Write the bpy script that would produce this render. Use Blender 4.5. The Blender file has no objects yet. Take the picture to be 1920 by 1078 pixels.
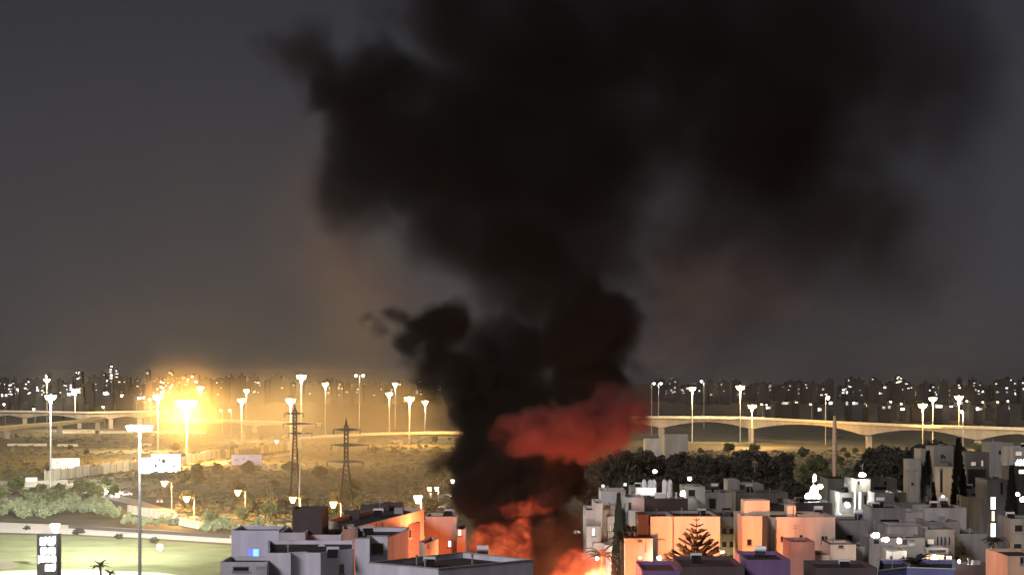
import bpy, math, random
from mathutils import Vector
R = random.Random(11)
S = bpy.context.scene
COL = S.collection
# ------------------------------------------------------------------ camera
F, CH, HY = 4160.0, 36.0, 715.0          # focal length in photo pixels, eye height, horizon row
cam = bpy.data.cameras.new('camera'); co = bpy.data.objects.new('camera', cam); COL.objects.link(co)
cam.sensor_width = 36; cam.lens = 36 * F / 1920; cam.shift_y = (HY - 539) / 1920
cam.clip_start = 1; cam.clip_end = 60000
co.location = (0, 0, CH); co.rotation_euler = (math.pi / 2, 0, 0); S.camera = co
# ------------------------------------------------------------------ night sky
W = bpy.data.worlds.new('World'); S.world = W; W.use_nodes = True
wt = W.node_tree; bg = wt.nodes['Background']
tc = wt.nodes.new('ShaderNodeTexCoord'); sep = wt.nodes.new('ShaderNodeSeparateXYZ'); rmp = wt.nodes.new('ShaderNodeValToRGB')
wt.links.new(tc.outputs['Generated'], sep.inputs[0]); wt.links.new(sep.outputs['Z'], rmp.inputs[0])
wt.links.new(rmp.outputs[0], bg.inputs[0])
el = rmp.color_ramp.elements
for p, c in ((0.0, (.047, .045, .049)), (.05, (.045, .045, .052)), (.11, (.039, .040, .048)), (.18, (.030, .031, .040))):
    e = el[0] if p == 0 else el.new(p); e.position = p; e.color = (*c, 1)
el[-1].position = 1.0; el[-1].color = (.018, .018, .023, 1)
bg.inputs[1].default_value = 1.0
fill_light = bpy.data.lights.new('fill_light', 'SUN'); fill_light.energy = 1.7; fill_light.angle = math.radians(12); fill_light.color = (.96, .92, 1.0)  # added soft fill from behind the viewer for unseen street light, not a moon
mo = bpy.data.objects.new('fill_light', fill_light); COL.objects.link(mo)
mo.rotation_euler = Vector((.62, 1.0, -.52)).to_track_quat('-Z', 'Y').to_euler()
# ------------------------------------------------------------------ exposure and sampling
S.view_settings.view_transform = 'Standard'; S.view_settings.look = 'None'; S.view_settings.exposure = 0; S.view_settings.gamma = 1
S.render.engine = 'CYCLES'; S.cycles.use_denoising = True
S.cycles.volume_step_rate = 5.0; S.cycles.volume_max_steps = 256
S.cycles.max_bounces = 3; S.cycles.diffuse_bounces = 1; S.cycles.volume_bounces = 0; S.cycles.transparent_max_bounces = 8
S.cycles.sample_clamp_indirect = 4.0; S.cycles.use_adaptive_sampling = True; S.cycles.adaptive_threshold = .04

# ------------------------------------------------------------------ helpers
def at(px, py, Y): return Vector(((px - 960) * Y / F, Y, CH - (py - HY) * Y / F))
def X(px, Y): return (px - 960) * Y / F
def gnd(px, py): Y = CH * F / (py - HY); return Vector((X(px, Y), Y, 0))
def zat(py, Y): return CH - (py - HY) * Y / F

MATS = {}
def mat(name, col, rough=.8, scale=1.5, var=.25, bump=.0, metal=0.0, streak=False):
    if name in MATS: return MATS[name]
    M = bpy.data.materials.new(name); M.use_nodes = True; t = M.node_tree; b = t.nodes['Principled BSDF']
    b.inputs['Roughness'].default_value = rough; b.inputs['Metallic'].default_value = metal
    tcn = t.nodes.new('ShaderNodeTexCoord'); n = t.nodes.new('ShaderNodeTexNoise')
    n.inputs['Scale'].default_value = scale; n.inputs['Detail'].default_value = 5
    if streak:
        mp = t.nodes.new('ShaderNodeMapping'); mp.inputs['Scale'].default_value = (1, 1, .18)
        t.links.new(tcn.outputs['Object'], mp.inputs[0]); t.links.new(mp.outputs[0], n.inputs['Vector'])
    else: t.links.new(tcn.outputs['Object'], n.inputs['Vector'])
    r = t.nodes.new('ShaderNodeValToRGB')
    r.color_ramp.elements[0].position = .3; r.color_ramp.elements[1].position = .72
    r.color_ramp.elements[0].color = (*[c * (1 - var) for c in col], 1); r.color_ramp.elements[1].color = (*[min(1, c * (1 + var)) for c in col], 1)
    t.links.new(n.outputs[0], r.inputs[0]); t.links.new(r.outputs[0], b.inputs['Base Color'])
    if bump:
        bp = t.nodes.new('ShaderNodeBump'); bp.inputs['Strength'].default_value = bump
        t.links.new(n.outputs[0], bp.inputs['Height']); t.links.new(bp.outputs[0], b.inputs['Normal'])
    MATS[name] = M; return M
def glow(name, col, st):
    if name in MATS: return MATS[name]
    M = bpy.data.materials.new(name); M.use_nodes = True; b = M.node_tree.nodes['Principled BSDF']
    b.inputs['Base Color'].default_value = (.5, .5, .5, 1); b.inputs['Roughness'].default_value = .3
    b.inputs['Emission Color'].default_value = (*col, 1); b.inputs['Emission Strength'].default_value = st
    MATS[name] = M; return M

class MB:
    def __init__(s): s.v = []; s.f = []
    def add(s, vs, fs):
        k = len(s.v); s.v += [tuple(v) for v in vs]; s.f += [tuple(k + i for i in f) for f in fs]; return s
    def box(s, a, b):
        x0, y0, z0 = a; x1, y1, z1 = b
        return s.add([(x0, y0, z0), (x1, y0, z0), (x1, y1, z0), (x0, y1, z0), (x0, y0, z1), (x1, y0, z1), (x1, y1, z1), (x0, y1, z1)],
                     [(3, 2, 1, 0), (4, 5, 6, 7), (0, 1, 5, 4), (1, 2, 6, 5), (2, 3, 7, 6), (3, 0, 4, 7)])
    def prism(s, poly, z0, z1, cap=True):
        n = len(poly); vs = [(p[0], p[1], z0) for p in poly] + [(p[0], p[1], z1) for p in poly]
        fs = [(i, (i + 1) % n, n + (i + 1) % n, n + i) for i in range(n)]
        if cap: fs += [tuple(range(n))[::-1], tuple(range(n, 2 * n))]
        return s.add(vs, fs)
    def tube(s, path, rad, n=6):
        path = [Vector(p) for p in path]; rings = []
        if not isinstance(rad, (list, tuple)): rad = [rad] * len(path)
        for i, p in enumerate(path):
            d = (path[min(i + 1, len(path) - 1)] - path[max(i - 1, 0)]).normalized()
            u = d.cross(Vector((0, 0, 1)) if abs(d.z) < .9 else Vector((1, 0, 0))).normalized(); w = d.cross(u)
            rings.append([p + rad[i] * (math.cos(6.2832 * k / n) * u + math.sin(6.2832 * k / n) * w) for k in range(n)])
        vs = [v for r in rings for v in r]; fs = []
        for i in range(len(path) - 1):
            for k in range(n): fs.append((i * n + k, i * n + (k + 1) % n, (i + 1) * n + (k + 1) % n, (i + 1) * n + k))
        fs += [tuple(range(n))[::-1], tuple(range((len(path) - 1) * n, len(path) * n))]
        return s.add(vs, fs)
    def bar(s, a, b, w=.1): return s.tube([a, b], w, 4)
    def mesh(s, name, m):
        me = bpy.data.meshes.new(name); me.from_pydata(s.v, [], s.f); me.update()
        if m: me.materials.append(m)
        return me
def obj(name, data, parent=None, loc=(0, 0, 0), rz=0, sc=None):
    o = bpy.data.objects.new(name, data); COL.objects.link(o); o.location = loc; o.rotation_euler = (0, 0, rz)
    if sc is not None: o.scale = sc if hasattr(sc, '__len__') else (sc,) * 3
    if parent: o.parent = parent
    return o
def tag(o, label, cat=None, group=None, kind=None):
    if label: o['label'] = label
    if cat: o['category'] = cat
    if group: o['group'] = group
    if kind: o['kind'] = kind
    return o
def thing(name, label, cat, loc=(0, 0, 0), group=None, rz=0):
    return tag(obj(name, None, None, loc, rz), label, cat, group)
def part(name, mb, m, parent, loc=(0, 0, 0), rz=0): return obj(name, mb.mesh(name, m), parent, loc, rz)
def struct(name, mb, m): return tag(obj(name, mb.mesh(name, m)), None, kind='structure')
def copy_tree(o, parent=None):
    c = o.copy(); COL.objects.link(c); c.parent = parent
    for ch in list(o.children): copy_tree(ch, c)
    return c
def inset(poly, d):
    n = len(poly); out = []
    A = sum(poly[i][0] * poly[(i + 1) % n][1] - poly[(i + 1) % n][0] * poly[i][1] for i in range(n))
    sg = 1 if A > 0 else -1
    for i in range(n):
        p, c, q = Vector(poly[i - 1][:2]), Vector(poly[i][:2]), Vector(poly[(i + 1) % n][:2])
        e1 = (c - p).normalized(); e2 = (q - c).normalized()
        n1 = Vector((-e1.y, e1.x)) * sg; n2 = Vector((-e2.y, e2.x)) * sg
        b = (n1 + n2); k = d / max(.3, (1 + n1.dot(n2)) / 2) / 2
        out.append(tuple(c + b * k))
    return out

# ------------------------------------------------------------------ materials
asphalt = mat('asphalt', (.07, .068, .065), .85, .6, .25)
pale_road = mat('worn concrete road', (.6, .58, .53), .8, .4, .1)
soil = mat('dry scrub soil', (.09, .08, .045), .95, .05, .5)
lawn_m = mat('mown lawn', (.17, .2, .085), .9, .12, .3)
path_m = mat('pale paving', (.45, .43, .37), .8, .5, .12)
conc = mat('bridge concrete', (.29, .26, .21), .8, .25, .22, streak=True)
conc2 = mat('barrier concrete', (.42, .39, .32), .8, .4, .2, streak=True)
steel = mat('galvanised steel', (.35, .34, .32), .5, 2, .15, metal=.4)
dark_steel = mat('dark lattice steel', (.05, .042, .035), .6, 2, .2)
roof_m = mat('dark bitumen roof', (.035, .032, .034), .9, .4, .4)
roof_g = mat('grey roof screed', (.16, .15, .14), .9, .4, .3)
glass = mat('dark window glass', (.02, .02, .022), .15, 1, .2)
frame_m = mat('window frame', (.25, .23, .21), .5, 2, .1)
rail_m = mat('white railing', (.6, .6, .6), .5, 2, .1)
trunk_m = mat('bark', (.09, .065, .045), .9, 3, .3)
W_WHITE = glow('lit white window', (1, .95, .85), 2.6); W_WARM = glow('lit warm window', (1, .72, .38), 2.2); W_DIM = glow('dim warm window', (1, .75, .5), .45)
W_COOL = glow('lit cool window', (.8, .9, 1), 2.2)
SODIUM, WARM, WHITE, COOL = (1, .52, .11), (1, .74, .36), (1, .95, .86), (.92, .97, 1)
def leafmat(name, c): return mat(name, c, .8, .35, .55)
leaf_a = leafmat('olive leaves', (.085, .092, .036)); leaf_b = leafmat('dark leaves', (.022, .021, .013)); leaf_c = leafmat('grey green leaves', (.13, .15, .085))
leaf_d = leafmat('dry golden scrub leaves', (.15, .115, .04)); needle_m = leafmat('conifer needles', (.017, .019, .012))

# ------------------------------------------------------------------ ground and roads
gb = MB(); NX, NY = 40, 60
ys = [150 * (28000 / 150) ** (j / NY) for j in range(NY + 1)]
for j, y in enumerate(ys):
    for i in range(NX + 1): gb.v.append(((i / NX - .5) * (300 + y * 1.1), y, 0))
for j in range(NY):
    for i in range(NX): a = j * (NX + 1) + i; gb.f.append((a, a + 1, a + NX + 2, a + NX + 1))
gb.box((-240, -60, -1.2), (240, 149.9, -.01))
struct('ground', gb, soil)
def strip(name, far, near, m, z=.01):
    b = MB(); n = len(far)
    vs = [gnd(*p) + Vector((0, 0, z)) for p in far] + [gnd(*p) + Vector((0, 0, z)) for p in near]
    b.add(vs, [(n + i, n + i + 1, i + 1, i) for i in range(n - 1)]); return struct(name, b, m)
strip('lawn', [(-120, 1000), (140, 1004), (300, 1013), (430, 1022), (560, 1032)], [(-120, 1120), (140, 1120), (300, 1120), (430, 1120), (560, 1120)], lawn_m, .012)
strip('main_road', [(-160, 976), (0, 979), (130, 984), (290, 993), (430, 1003), (560, 1014)], [(-160, 996), (0, 998), (130, 1001), (290, 1009), (430, 1018), (560, 1028)], pale_road, .02)
strip('footpath', [(-60, 1072), (60, 1070), (160, 1067), (300, 1073), (420, 1088)], [(-60, 1100), (60, 1098), (160, 1096), (300, 1104), (420, 1112)], path_m, .024)
strip('dirt_path', [(-60, 1046), (0, 1048), (22, 1052), (34, 1060)], [(-60, 1066), (0, 1066), (22, 1065), (34, 1063)], mat('bare earth', (.25, .22, .16), .9, .3, .2), .016)
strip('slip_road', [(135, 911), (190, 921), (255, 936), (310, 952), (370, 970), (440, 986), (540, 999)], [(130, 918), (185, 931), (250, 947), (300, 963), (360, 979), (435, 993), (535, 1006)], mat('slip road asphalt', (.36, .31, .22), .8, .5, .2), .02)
strip('far_highway', [(-200, 795), (100, 803), (400, 806), (760, 809), (1100, 812)], [(-200, 799), (100, 808), (400, 811), (760, 814), (1100, 817)], asphalt, .03)
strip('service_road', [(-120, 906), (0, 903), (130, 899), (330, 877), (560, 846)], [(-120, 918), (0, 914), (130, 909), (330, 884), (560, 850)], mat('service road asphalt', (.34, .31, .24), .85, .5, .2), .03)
strip('grass_field', [(-60, 872), (20, 870), (82, 874)], [(-60, 902), (20, 900), (82, 897)], mat('olive meadow', (.1, .115, .05), .9, .15, .4), .016)
strip('right_road', [(1150, 842), (1400, 838), (1700, 846), (2000, 862)], [(1150, 848), (1400, 845), (1700, 855), (2000, 874)], asphalt, .03)

# ------------------------------------------------------------------ lamps
def point(parent, loc, col, power, size=.5):
    l = bpy.data.lights.new('light', 'POINT'); l.energy = power; l.color = col; l.shadow_soft_size = size
    o = obj('light', l, parent, loc); return o
lum_cache = {}
def lum_mesh(col, st, big):
    k = (col, st, big)
    if k not in lum_cache:
        b = MB(); w = .62 * big
        q = w * .38; b.add([(-q, -q, -.75 * big), (q, -q, -.75 * big), (q, q, -.75 * big), (-q, q, -.75 * big), (-w, -w, .3 * big), (w, -w, .3 * big), (w, w, .3 * big), (-w, w, .3 * big)],
              [(3, 2, 1, 0), (4, 5, 6, 7), (0, 1, 5, 4), (1, 2, 6, 5), (2, 3, 7, 6), (3, 0, 4, 7)])
        lum_cache[k] = b.mesh('luminaire', glow('lamp %s %.0f' % (str(col), st), col, st))
    return lum_cache[k]
def mast(px, py, Y, label, col=WARM, power=60000, z0=0, style='ring', n=8, big=1.0, group=None, st=14, rad=.28, wide=1.9):
    if style == 'ring': wide *= .62; big *= 1.3
    top = at(px, py, Y); h = top.z - z0
    t = thing('mast_light' if style in ('ring', 'bar') else 'street_lamp', label, 'light mast' if style in ('ring', 'bar') else 'street lamp', (top.x, Y, z0), group)
    part('pole', MB().tube([(0, 0, 0), (0, 0, h * .5), (0, 0, h)], [rad, rad * .75, rad * .5], 8), steel, t)
    lm = lum_mesh(col, st, big)
    if style == 'ring':
        part('head_ring', MB().tube([(wide * math.cos(a * math.pi / 4), wide * math.sin(a * math.pi / 4), h) for a in range(8)] + [(wide, 0, h)], .09, 4), steel, t)
        for k in range(n):
            a = 2 * math.pi * k / n; obj('luminaire', lm, t, (wide * math.cos(a), wide * math.sin(a), h - .25 * big), a)
        part('glare_cone', MB().tube([(0, 0, h - 2.6 * big), (0, 0, h - 1.0 * big), (0, 0, h + .5)], [rad * .8, wide * .55, wide * .3], 10), glow('cone %s' % str(col), col, 5), t)  # glowing cone added for the teardrop glare and bright pole top
        point(t, (wide * .3, -wide - .8 * big, h - 1.7 * big), col, power, .8)
    elif style == 'bar':
        part('crossbar', MB().box((-wide, -.12, h - .1), (wide, .12, h + .1)), steel, t)
        for k in range(n): obj('luminaire', lm, t, (-wide + 2 * wide * k / (n - 1), -.3, h - .45 * big))
        point(t, (0, -1.8, h - 1.6 * big), col, power, .8)
    else:
        s = -1 if style == 'left' else 1
        part('arm', MB().tube([(0, 0, h - .3), (s * .5 * wide, 0, h + .05), (s * wide, 0, h + .1)], [.09, .07, .06], 5), steel, t)
        obj('luminaire', lm, t, (s * wide, 0, h - .2 * big)); point(t, (s * wide, -.1, h - .9 * big), col, power, .4)
        if style == 'double':
            part('arm', MB().tube([(0, 0, h - .3), (-.5 * wide, 0, h + .05), (-wide, 0, h + .1)], [.09, .07, .06], 5), steel, t)
            obj('luminaire', lm, t, (-wide, 0, h - .2 * big))
    return t
fm_ = mast(262, 797, 372, 'tall white floodlight mast with a wide crossbar standing over the lawn', WHITE, 60000, style='bar', n=7, big=.75, st=20, rad=.34, wide=1.75)
def spot(parent, loc, aim, col, power, deg):
    l = bpy.data.lights.new('light', 'SPOT'); l.energy = power; l.color = col; l.spot_size = math.radians(deg); l.spot_blend = .9; l.shadow_soft_size = 1.0
    o = obj('light', l, parent, loc); o.rotation_euler = (Vector(aim) - (Vector(loc) + parent.location)).to_track_quat('-Z', 'Y').to_euler(); return o
hh_ = zat(797, 372); SPOTS = []
for ax, ay, pw, dg in ((-10, 990, 4.5e6, 34), (150, 983, 4.5e6, 34), (320, 992, 4.5e6, 34), (220, 1020, 1.0e6, 60)):
    spot(fm_, (0, -.5, hh_ - 1.2), gnd(ax, ay), WHITE, pw, dg)
wm_ = mast(95, 742, 768, 'tall light mast rising beside the twin road sign panels', WHITE, 150000, rad=.4, big=.9)
for ax, ay, pw in ((200, 880, 2.2e6), (330, 862, 3.0e6), (480, 848, 5.0e6)): SPOTS.append((wm_, (0, -.5, 29.5), gnd(ax, ay) + Vector((0, 0, 3)), (1, .76, .38), pw * 1.3, 20))
mast(296, 742, 1150, 'bright warm light mast behind the white lit billboard', WARM, 396000, rad=.4, big=1.3, wide=2.4)
mast(350, 752, 1000, 'dazzling yellow light mast with the widest glow over the interchange', SODIUM, 800000, rad=.4, n=14, big=2.3, wide=4.6, st=40)
mast(545, 749, 966, 'warm light mast just beside the slim dark pylon', WARM, 170000, rad=.35, big=1.1)
mast(453, 749, 1350, 'warm light mast with hazy halo on the yellow lit ramp', WARM, 286000, rad=.4, big=1.3, wide=2.4)
mast(565, 704, 1300, 'tallest bright light mast, its head standing above the horizon', WARM, 130000, rad=.4, big=1.5, wide=2.6)
mast(768, 745, 1250, 'amber light mast close to the edge of the black smoke', SODIUM, 416000, rad=.4, big=1.5, wide=2.4)
for a_ in SPOTS: spot(*a_)
FARG = 'light masts of the far interchange'
FARL = 'slender light mast far off on the motorway interchange'
for px, py, Y in ((88, 711, 1500), (376, 726, 1500), (462, 731, 1700), (610, 719, 1500), (741, 719, 1700), (730, 737, 1350), (797, 752, 1450)):
    mast(px, py, Y, FARL, WARM, 126000, big=1.1, group=FARG, wide=1.9, n=6)
mast(141, 731, 1640, 'bright light mast standing on the upper viaduct', WARM, 240000, z0=13, big=1.5, wide=2.6)
mast(674, 703, 1500, 'far twin-armed light mast with two heads above the horizon', WHITE, 40000, style='double', big=1.5, wide=2.4)
mast(975, 713, 1600, 'pale lamp post glimpsed through a gap in the smoke', WHITE, 30000, style='left', big=1.3)
for px in (1222, 1235): mast(px, 718, 1500, 'one of a close pair of white lamp posts right of the smoke', WHITE, 30000, style='right', big=1.3, wide=1.6, group='close pair of lamp posts')
mast(1298, 727, 1330, 'white light mast over the start of the right-hand bridge', WARM, 91000, z0=0, big=1.1, rad=.4)
mast(1320, 714, 1700, 'slim white lamp post behind the light mast at the bridge start', WHITE, 30000, style='left', big=1.3)
mast(1388, 724, 1310, 'warm light mast standing behind the bridge parapet', WARM, 104000, big=1.4, wide=2.2)
mast(1410, 760, 1215, 'short bright yellow light mast in front of the bridge', SODIUM, 182000, big=1.2, wide=1.9)
mast(1548, 744, 1260, 'white lamp post beside the tapering monopole', WHITE, 50000, style='right', big=1.6, wide=1.4)
mast(1730, 758, 1150, 'brightest amber light mast on the bridge', SODIUM, 156000, big=1.3, wide=2.0, z0=0)
mast(1749, 746, 1170, 'taller amber light mast beside the brightest one on the bridge', WARM, 58500, big=1.1)
mast(1798, 743, 1150, 'white light mast on the bridge near its bright girder span', WARM, 66300, big=1.2)
mast(1806, 770, 1060, 'plain lit lamp post before the bright girder span of the bridge', WARM, 220000, style='left', big=.7, wide=1.0)
RG = 'far street lamps along the road beyond the bridge'
for px, py in ((1522, 757), (1593, 758), (1625, 757), (1660, 756), (1672, 752), (1692, 756), (1815, 751), (1845, 753), (1873, 753), (1892, 751), (1430, 757), (1440, 758), (1488, 756)):
    mast(px, py, 2150, 'tiny street lamp on the far road beyond the bridge', WARM, 9000, style='left', big=1.5, wide=1.2, group=RG, st=6)
for px, py, Y in ((66, 766, 1750), (272, 744, 1800), (10, 757, 1900), (283, 748, 1850), (417, 768, 1500), (434, 768, 1500), (196, 762, 1800), (523, 826, 1150)):
    mast(px, py, Y, 'small street lamp among the far viaducts', WARM, 50000, style='left', big=1.5, wide=1.2, group='street lamps among the far viaducts', st=10)
SG = 'street lamps along the curving slip road'
SL = 'slip road street lamp with a curved arm'
for px, py, Y, s in ((350, 932, 560, 'left'), (446, 920, 585, 'left'), (549, 933, 520, 'left'), (625, 942, 500, 'left'), (746, 951, 470, 'left'), (308, 903, 620, 'left')):
    mast(px + (14 if s == 'left' else -14), py, Y, SL + ' near ' + {350: 'the white billboard', 446: 'the post with rungs', 549: 'the slim pylon', 625: 'the splayed pylon', 746: 'the long orange wall', 308: 'the red tail lights'}[px], SODIUM, 95000 if px < 400 else 45000, style=s, big=1.25, wide=14 * Y / F, group=SG, st=22, rad=.14)
mast(790, 931, 520, 'brightest small street lamp at the left rim of the fire smoke', WARM, 26000, style='left', big=1.6, wide=.8, st=22, rad=.14)
for px, py, Y, c in ((808, 914, 640, SODIUM), (822, 914, 640, WHITE), (852, 900, 700, WHITE)):
    mast(px, py, Y, 'small lamp half veiled by the brown smoke', c, 6000, style='left', big=.95, wide=.5, st=10, rad=.12, group='lamps veiled by smoke')
mast(108, 984, 420, 'glaring white street lamp just behind the black sign', WHITE, 60000, style='left', big=1.3, wide=.5, st=60, rad=.14)

# ------------------------------------------------------------------ bridges
def bridge(name, label, pts, piers, d0=2.2, d1=5.0, width=13, hw=60, m=conc, n=60):
    P = []
    for i in range(n + 1):
        t = i / n * (len(pts) - 1); k = min(int(t), len(pts) - 2); f = t - k
        px = pts[k][0] + (pts[k + 1][0] - pts[k][0]) * f; py = pts[k][1] + (pts[k + 1][1] - pts[k][1]) * f; Y = pts[k][2] + (pts[k + 1][2] - pts[k][2]) * f
        P.append((px, at(px, py, Y)))
    base = P[0][1].copy(); base.z = 0
    T = thing(name, label, 'bridge', base)
    def section(prof):
        b = MB(); m_ = None
        for i, (px, p) in enumerate(P):
            hn = max([max(0, 1 - abs(px - q) / hw) for q in piers] + [0]); dep = d0 + (d1 - d0) * hn ** 1.8
            vs = [(p.x - base.x, p.y - base.y + u, p.z + w + (-dep if low else 0)) for u, w, low in prof]; m_ = len(vs); b.v += vs
        for i in range(n):
            for k in range(m_): b.f.append((i * m_ + k, i * m_ + (k + 1) % m_, (i + 1) * m_ + (k + 1) % m_, (i + 1) * m_ + k))
        b.f += [tuple(range(m_))[::-1], tuple(range(n * m_, n * m_ + m_))]; return b
    part('girder', section([(0, -.3, 0), (0, -.55, 0), (2.2, -.6, 0), (3.2, 0, 1), (width - 3.2, 0, 1), (width - 2.2, -.6, 0), (width, -.55, 0), (width, -.3, 0)]), m, T)
    part('road_surface', section([(.32, -.29, 0), (.32, -.25, 0), (width - .32, -.25, 0), (width - .32, -.29, 0)]), asphalt, T)
    part('parapet', section([(0, -.295, 0), (.3, -.295, 0), (.25, .85, 0), (.05, .85, 0)]), conc2, T)
    part('parapet', section([(width - .3, -.295, 0), (width, -.295, 0), (width - .05, .85, 0), (width - .25, .85, 0)]), conc2, T)
    for q in piers:
        px, p = min(P, key=lambda e: abs(e[0] - q))
        zt = p.z - d1 + .1
        part('pier', MB().prism([(-1.6, 4.2), (1.6, 4.2), (1.3, 7.5), (-1.3, 7.5)], 0, zt), m, T, (p.x - base.x, p.y - base.y, 0))
    return T
bridge('road_bridge', 'long haunched concrete road bridge lit yellow behind the dark trees', [(960, 786, 1400), (1210, 783, 1350), (1400, 784, 1310), (1500, 789, 1250), (1620, 795, 1190), (1760, 801, 1140), (1920, 805, 1095), (2010, 807, 1070)], (1240, 1410, 1625, 1832, 1985), 2.0, 6.4, 15, 95)
bridge('road_bridge', 'upper viaduct with arched girders beyond the lower ramp', [(-60, 771, 1720), (60, 772, 1700), (160, 774, 1680), (275, 772, 1680), (310, 771, 1690)], (-20, 45, 150, 205, 262), 2.4, 5.2, 14, 50)
bridge('road_bridge', 'pale lower ramp climbing toward the upper viaduct', [(-60, 804, 1330), (0, 801, 1380), (100, 793, 1480), (195, 784, 1610)], (-20, 10, 110, 180), 1.8, 2.6, 9, 40)
bridge('road_bridge', 'hazy yellow overpass behind the dazzling light mast', [(300, 788, 1560), (420, 789, 1550), (500, 791, 1560), (600, 795, 1590)], (330, 478, 560), 1.8, 3.5, 12, 40)
bridge('road_bridge', 'faint overpass almost lost in the brown smoke haze', [(560, 822, 1290), (680, 815, 1280), (800, 812, 1270), (1100, 812, 1270)], (590, 755, 930), 1.8, 3.8, 11, 45)

# roadside barrier wall, built of panels between posts
A, B_ = gnd(84, 903), gnd(545, 843)
wall = thing('noise_barrier', 'long yellow lit noise barrier wall beside the service road', 'barrier wall', A)
n = 46; dv = (B_ - A) / n; ang = math.atan2(dv.y, dv.x); ln = dv.length
hp = [MB().box((.12, -.11, 0), (ln - .12, .11, 3.3 + .5 * k)).mesh('panel', [conc2, mat('barrier panel buff', (.68, .62, .48), .8, .4, .2, streak=True), mat('barrier panel pale', (.72, .68, .58), .8, .5, .15, streak=True)][k]) for k in range(3)]
pm = MB().box((-.13, -.2, 0), (.13, .2, 4.5)).mesh('post', conc)
for i in range(n):
    l = dv * i; obj('panel', R.choice(hp), wall, l, ang); obj('post', pm, wall, l, ang)
def rail(label, p, q, h=1.1, seg=4, m=conc2, zed=0):
    a, b = gnd(*p), gnd(*q); d = (b - a) / seg; t = thing('concrete_barrier', label, 'barrier', a)
    bl = MB().prism([(0, -.3), (d.length - .06, -.3), (d.length - .06, .3), (0, .3)], zed, zed + h).mesh('block', m)
    for i in range(seg): obj('block', bl, t, d * i, math.atan2(d.y, d.x))
    return t
rail('long pale concrete barrier in the dark field below the ramp', (14, 836), (88, 836), 1.4, 6)
rail('shorter pale concrete barrier beside the tall light mast', (108, 837), (146, 837), 1.4, 3)
rail('short pale barrier right of the floodlight mast head', (268, 836), (284, 836), 1.5, 2)
rail('cream roadside barrier running past the base of the tall mast', (4, 914), (126, 908), 1.7, 8)
rail('lower cream kerb barrier in front of the service road', (12, 921), (118, 915), 1.0, 8)
rail('yellow lit barrier winding along the far highway', (108, 813), (250, 812), 1.6, 10)
rail('low yellow barrier continuing the far highway towards the glow', (252, 811), (385, 813), 1.5, 10)
rail('dark central crash barrier on the pale main road', (130, 990), (430, 1009), .8, 14, dark_steel)
def rwall(label, p, q, h, seg):
    a, b = gnd(*p), gnd(*q); d = (b - a) / seg; t = thing('retaining_wall', label, 'wall', a)
    bl = MB().box((.03, -.2, 0), (d.length - .03, .2, h)).mesh('panel', mat('cream wall', (.6, .54, .4), .8, .5, .15, streak=True))
    for i in range(seg): obj('panel', bl, t, d * i, math.atan2(d.y, d.x))
rwall('cream retaining wall glowing under the slip road lamps', (240, 962), (330, 978), 2.3, 9)
rwall('shorter cream retaining wall further down the slip road', (325, 982), (372, 991), 1.9, 5)

# ------------------------------------------------------------------ boards and signs
def board(name, label, x0, x1, y0, y1, Y, m, legs, marks=0, markm=None, depth=.35, cat='sign', panels=1):
    a, b = at(x0, y1, Y), at(x1, y0, Y); t = thing(name, label, cat, (a.x, Y, 0)); w = b.x - a.x; g = .15
    pw = (w - g * (panels - 1)) / panels
    for i in range(panels):
        xx = i * (pw + g)
        pn = part('panel', MB().box((0, 0, 0), (pw, depth, b.z - a.z)), m, t, (xx, 0, a.z))
        f = MB(); hh = b.z - a.z
        part('frame', MB().tube([(-.08, -.05, -.08), (pw + .08, -.05, -.08), (pw + .08, -.05, hh + .08), (-.08, -.05, hh + .08), (-.08, -.05, -.08)], .09, 4), dark_steel, pn)
        for k in range(marks):
            ww = R.uniform(.05, .16) * pw; hx = R.uniform(.06, .8) * pw; hz = R.uniform(.35, .75) * hh
            part('mark', MB().box((hx, -.05, hz), (hx + ww, -.012, hz + R.uniform(.06, .2) * hh)), markm, pn)
    for lx in legs: part('leg', MB().tube([(0, 0, 0), (0, 0, a.z + .1)], .22, 6), steel, t, (X(lx, Y) - a.x, .25 + depth, 0))
    return t
ink = mat('dark sign ink', (.04, .045, .05), .5, 2, .1)
board('billboard', 'large glaring white lit billboard beside the noise barrier', 284, 338, 851, 890, 880, glow('billboard lightbox', (1, .98, .93), 2.6), (292, 330), 6, ink, cat='billboard')
board('billboard', 'smaller white lit board tucked against the larger glaring billboard', 264, 283, 858, 889, 868, glow('small lightbox', (1, .97, .9), 2.2), (273,), 3, ink, cat='billboard')
board('road_sign', 'pair of cream road sign panels side by side above the noise barrier', 96, 149, 859, 880, 845, mat('cream sign sheet', (.75, .72, .6), .5, 1, .08), (98, 122, 147), 1, ink, panels=2)
board('road_sign', 'pale lilac sign panel in a thin yellow frame by the ramp', 434, 491, 852, 872, 950, mat('lilac sign sheet', (.6, .55, .66), .5, 1, .1), (428, 492), 3, mat('faded violet print', (.4, .33, .55), .5, 2, .1))
board('cabinet', 'small white roadside cabinet in the dark field', 48, 69, 895, 904, 790, mat('white cabinet paint', (.7, .66, .5), .6, 2, .1), (50, 66), cat='cabinet', depth=1.2)
board('notice_sign', 'tiny white notice standing on the lawn edge', 295, 305, 1020, 1030, 470, mat('white notice', (.85, .85, .82), .5, 1, .05), (300,), cat='sign', depth=.1)
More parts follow.
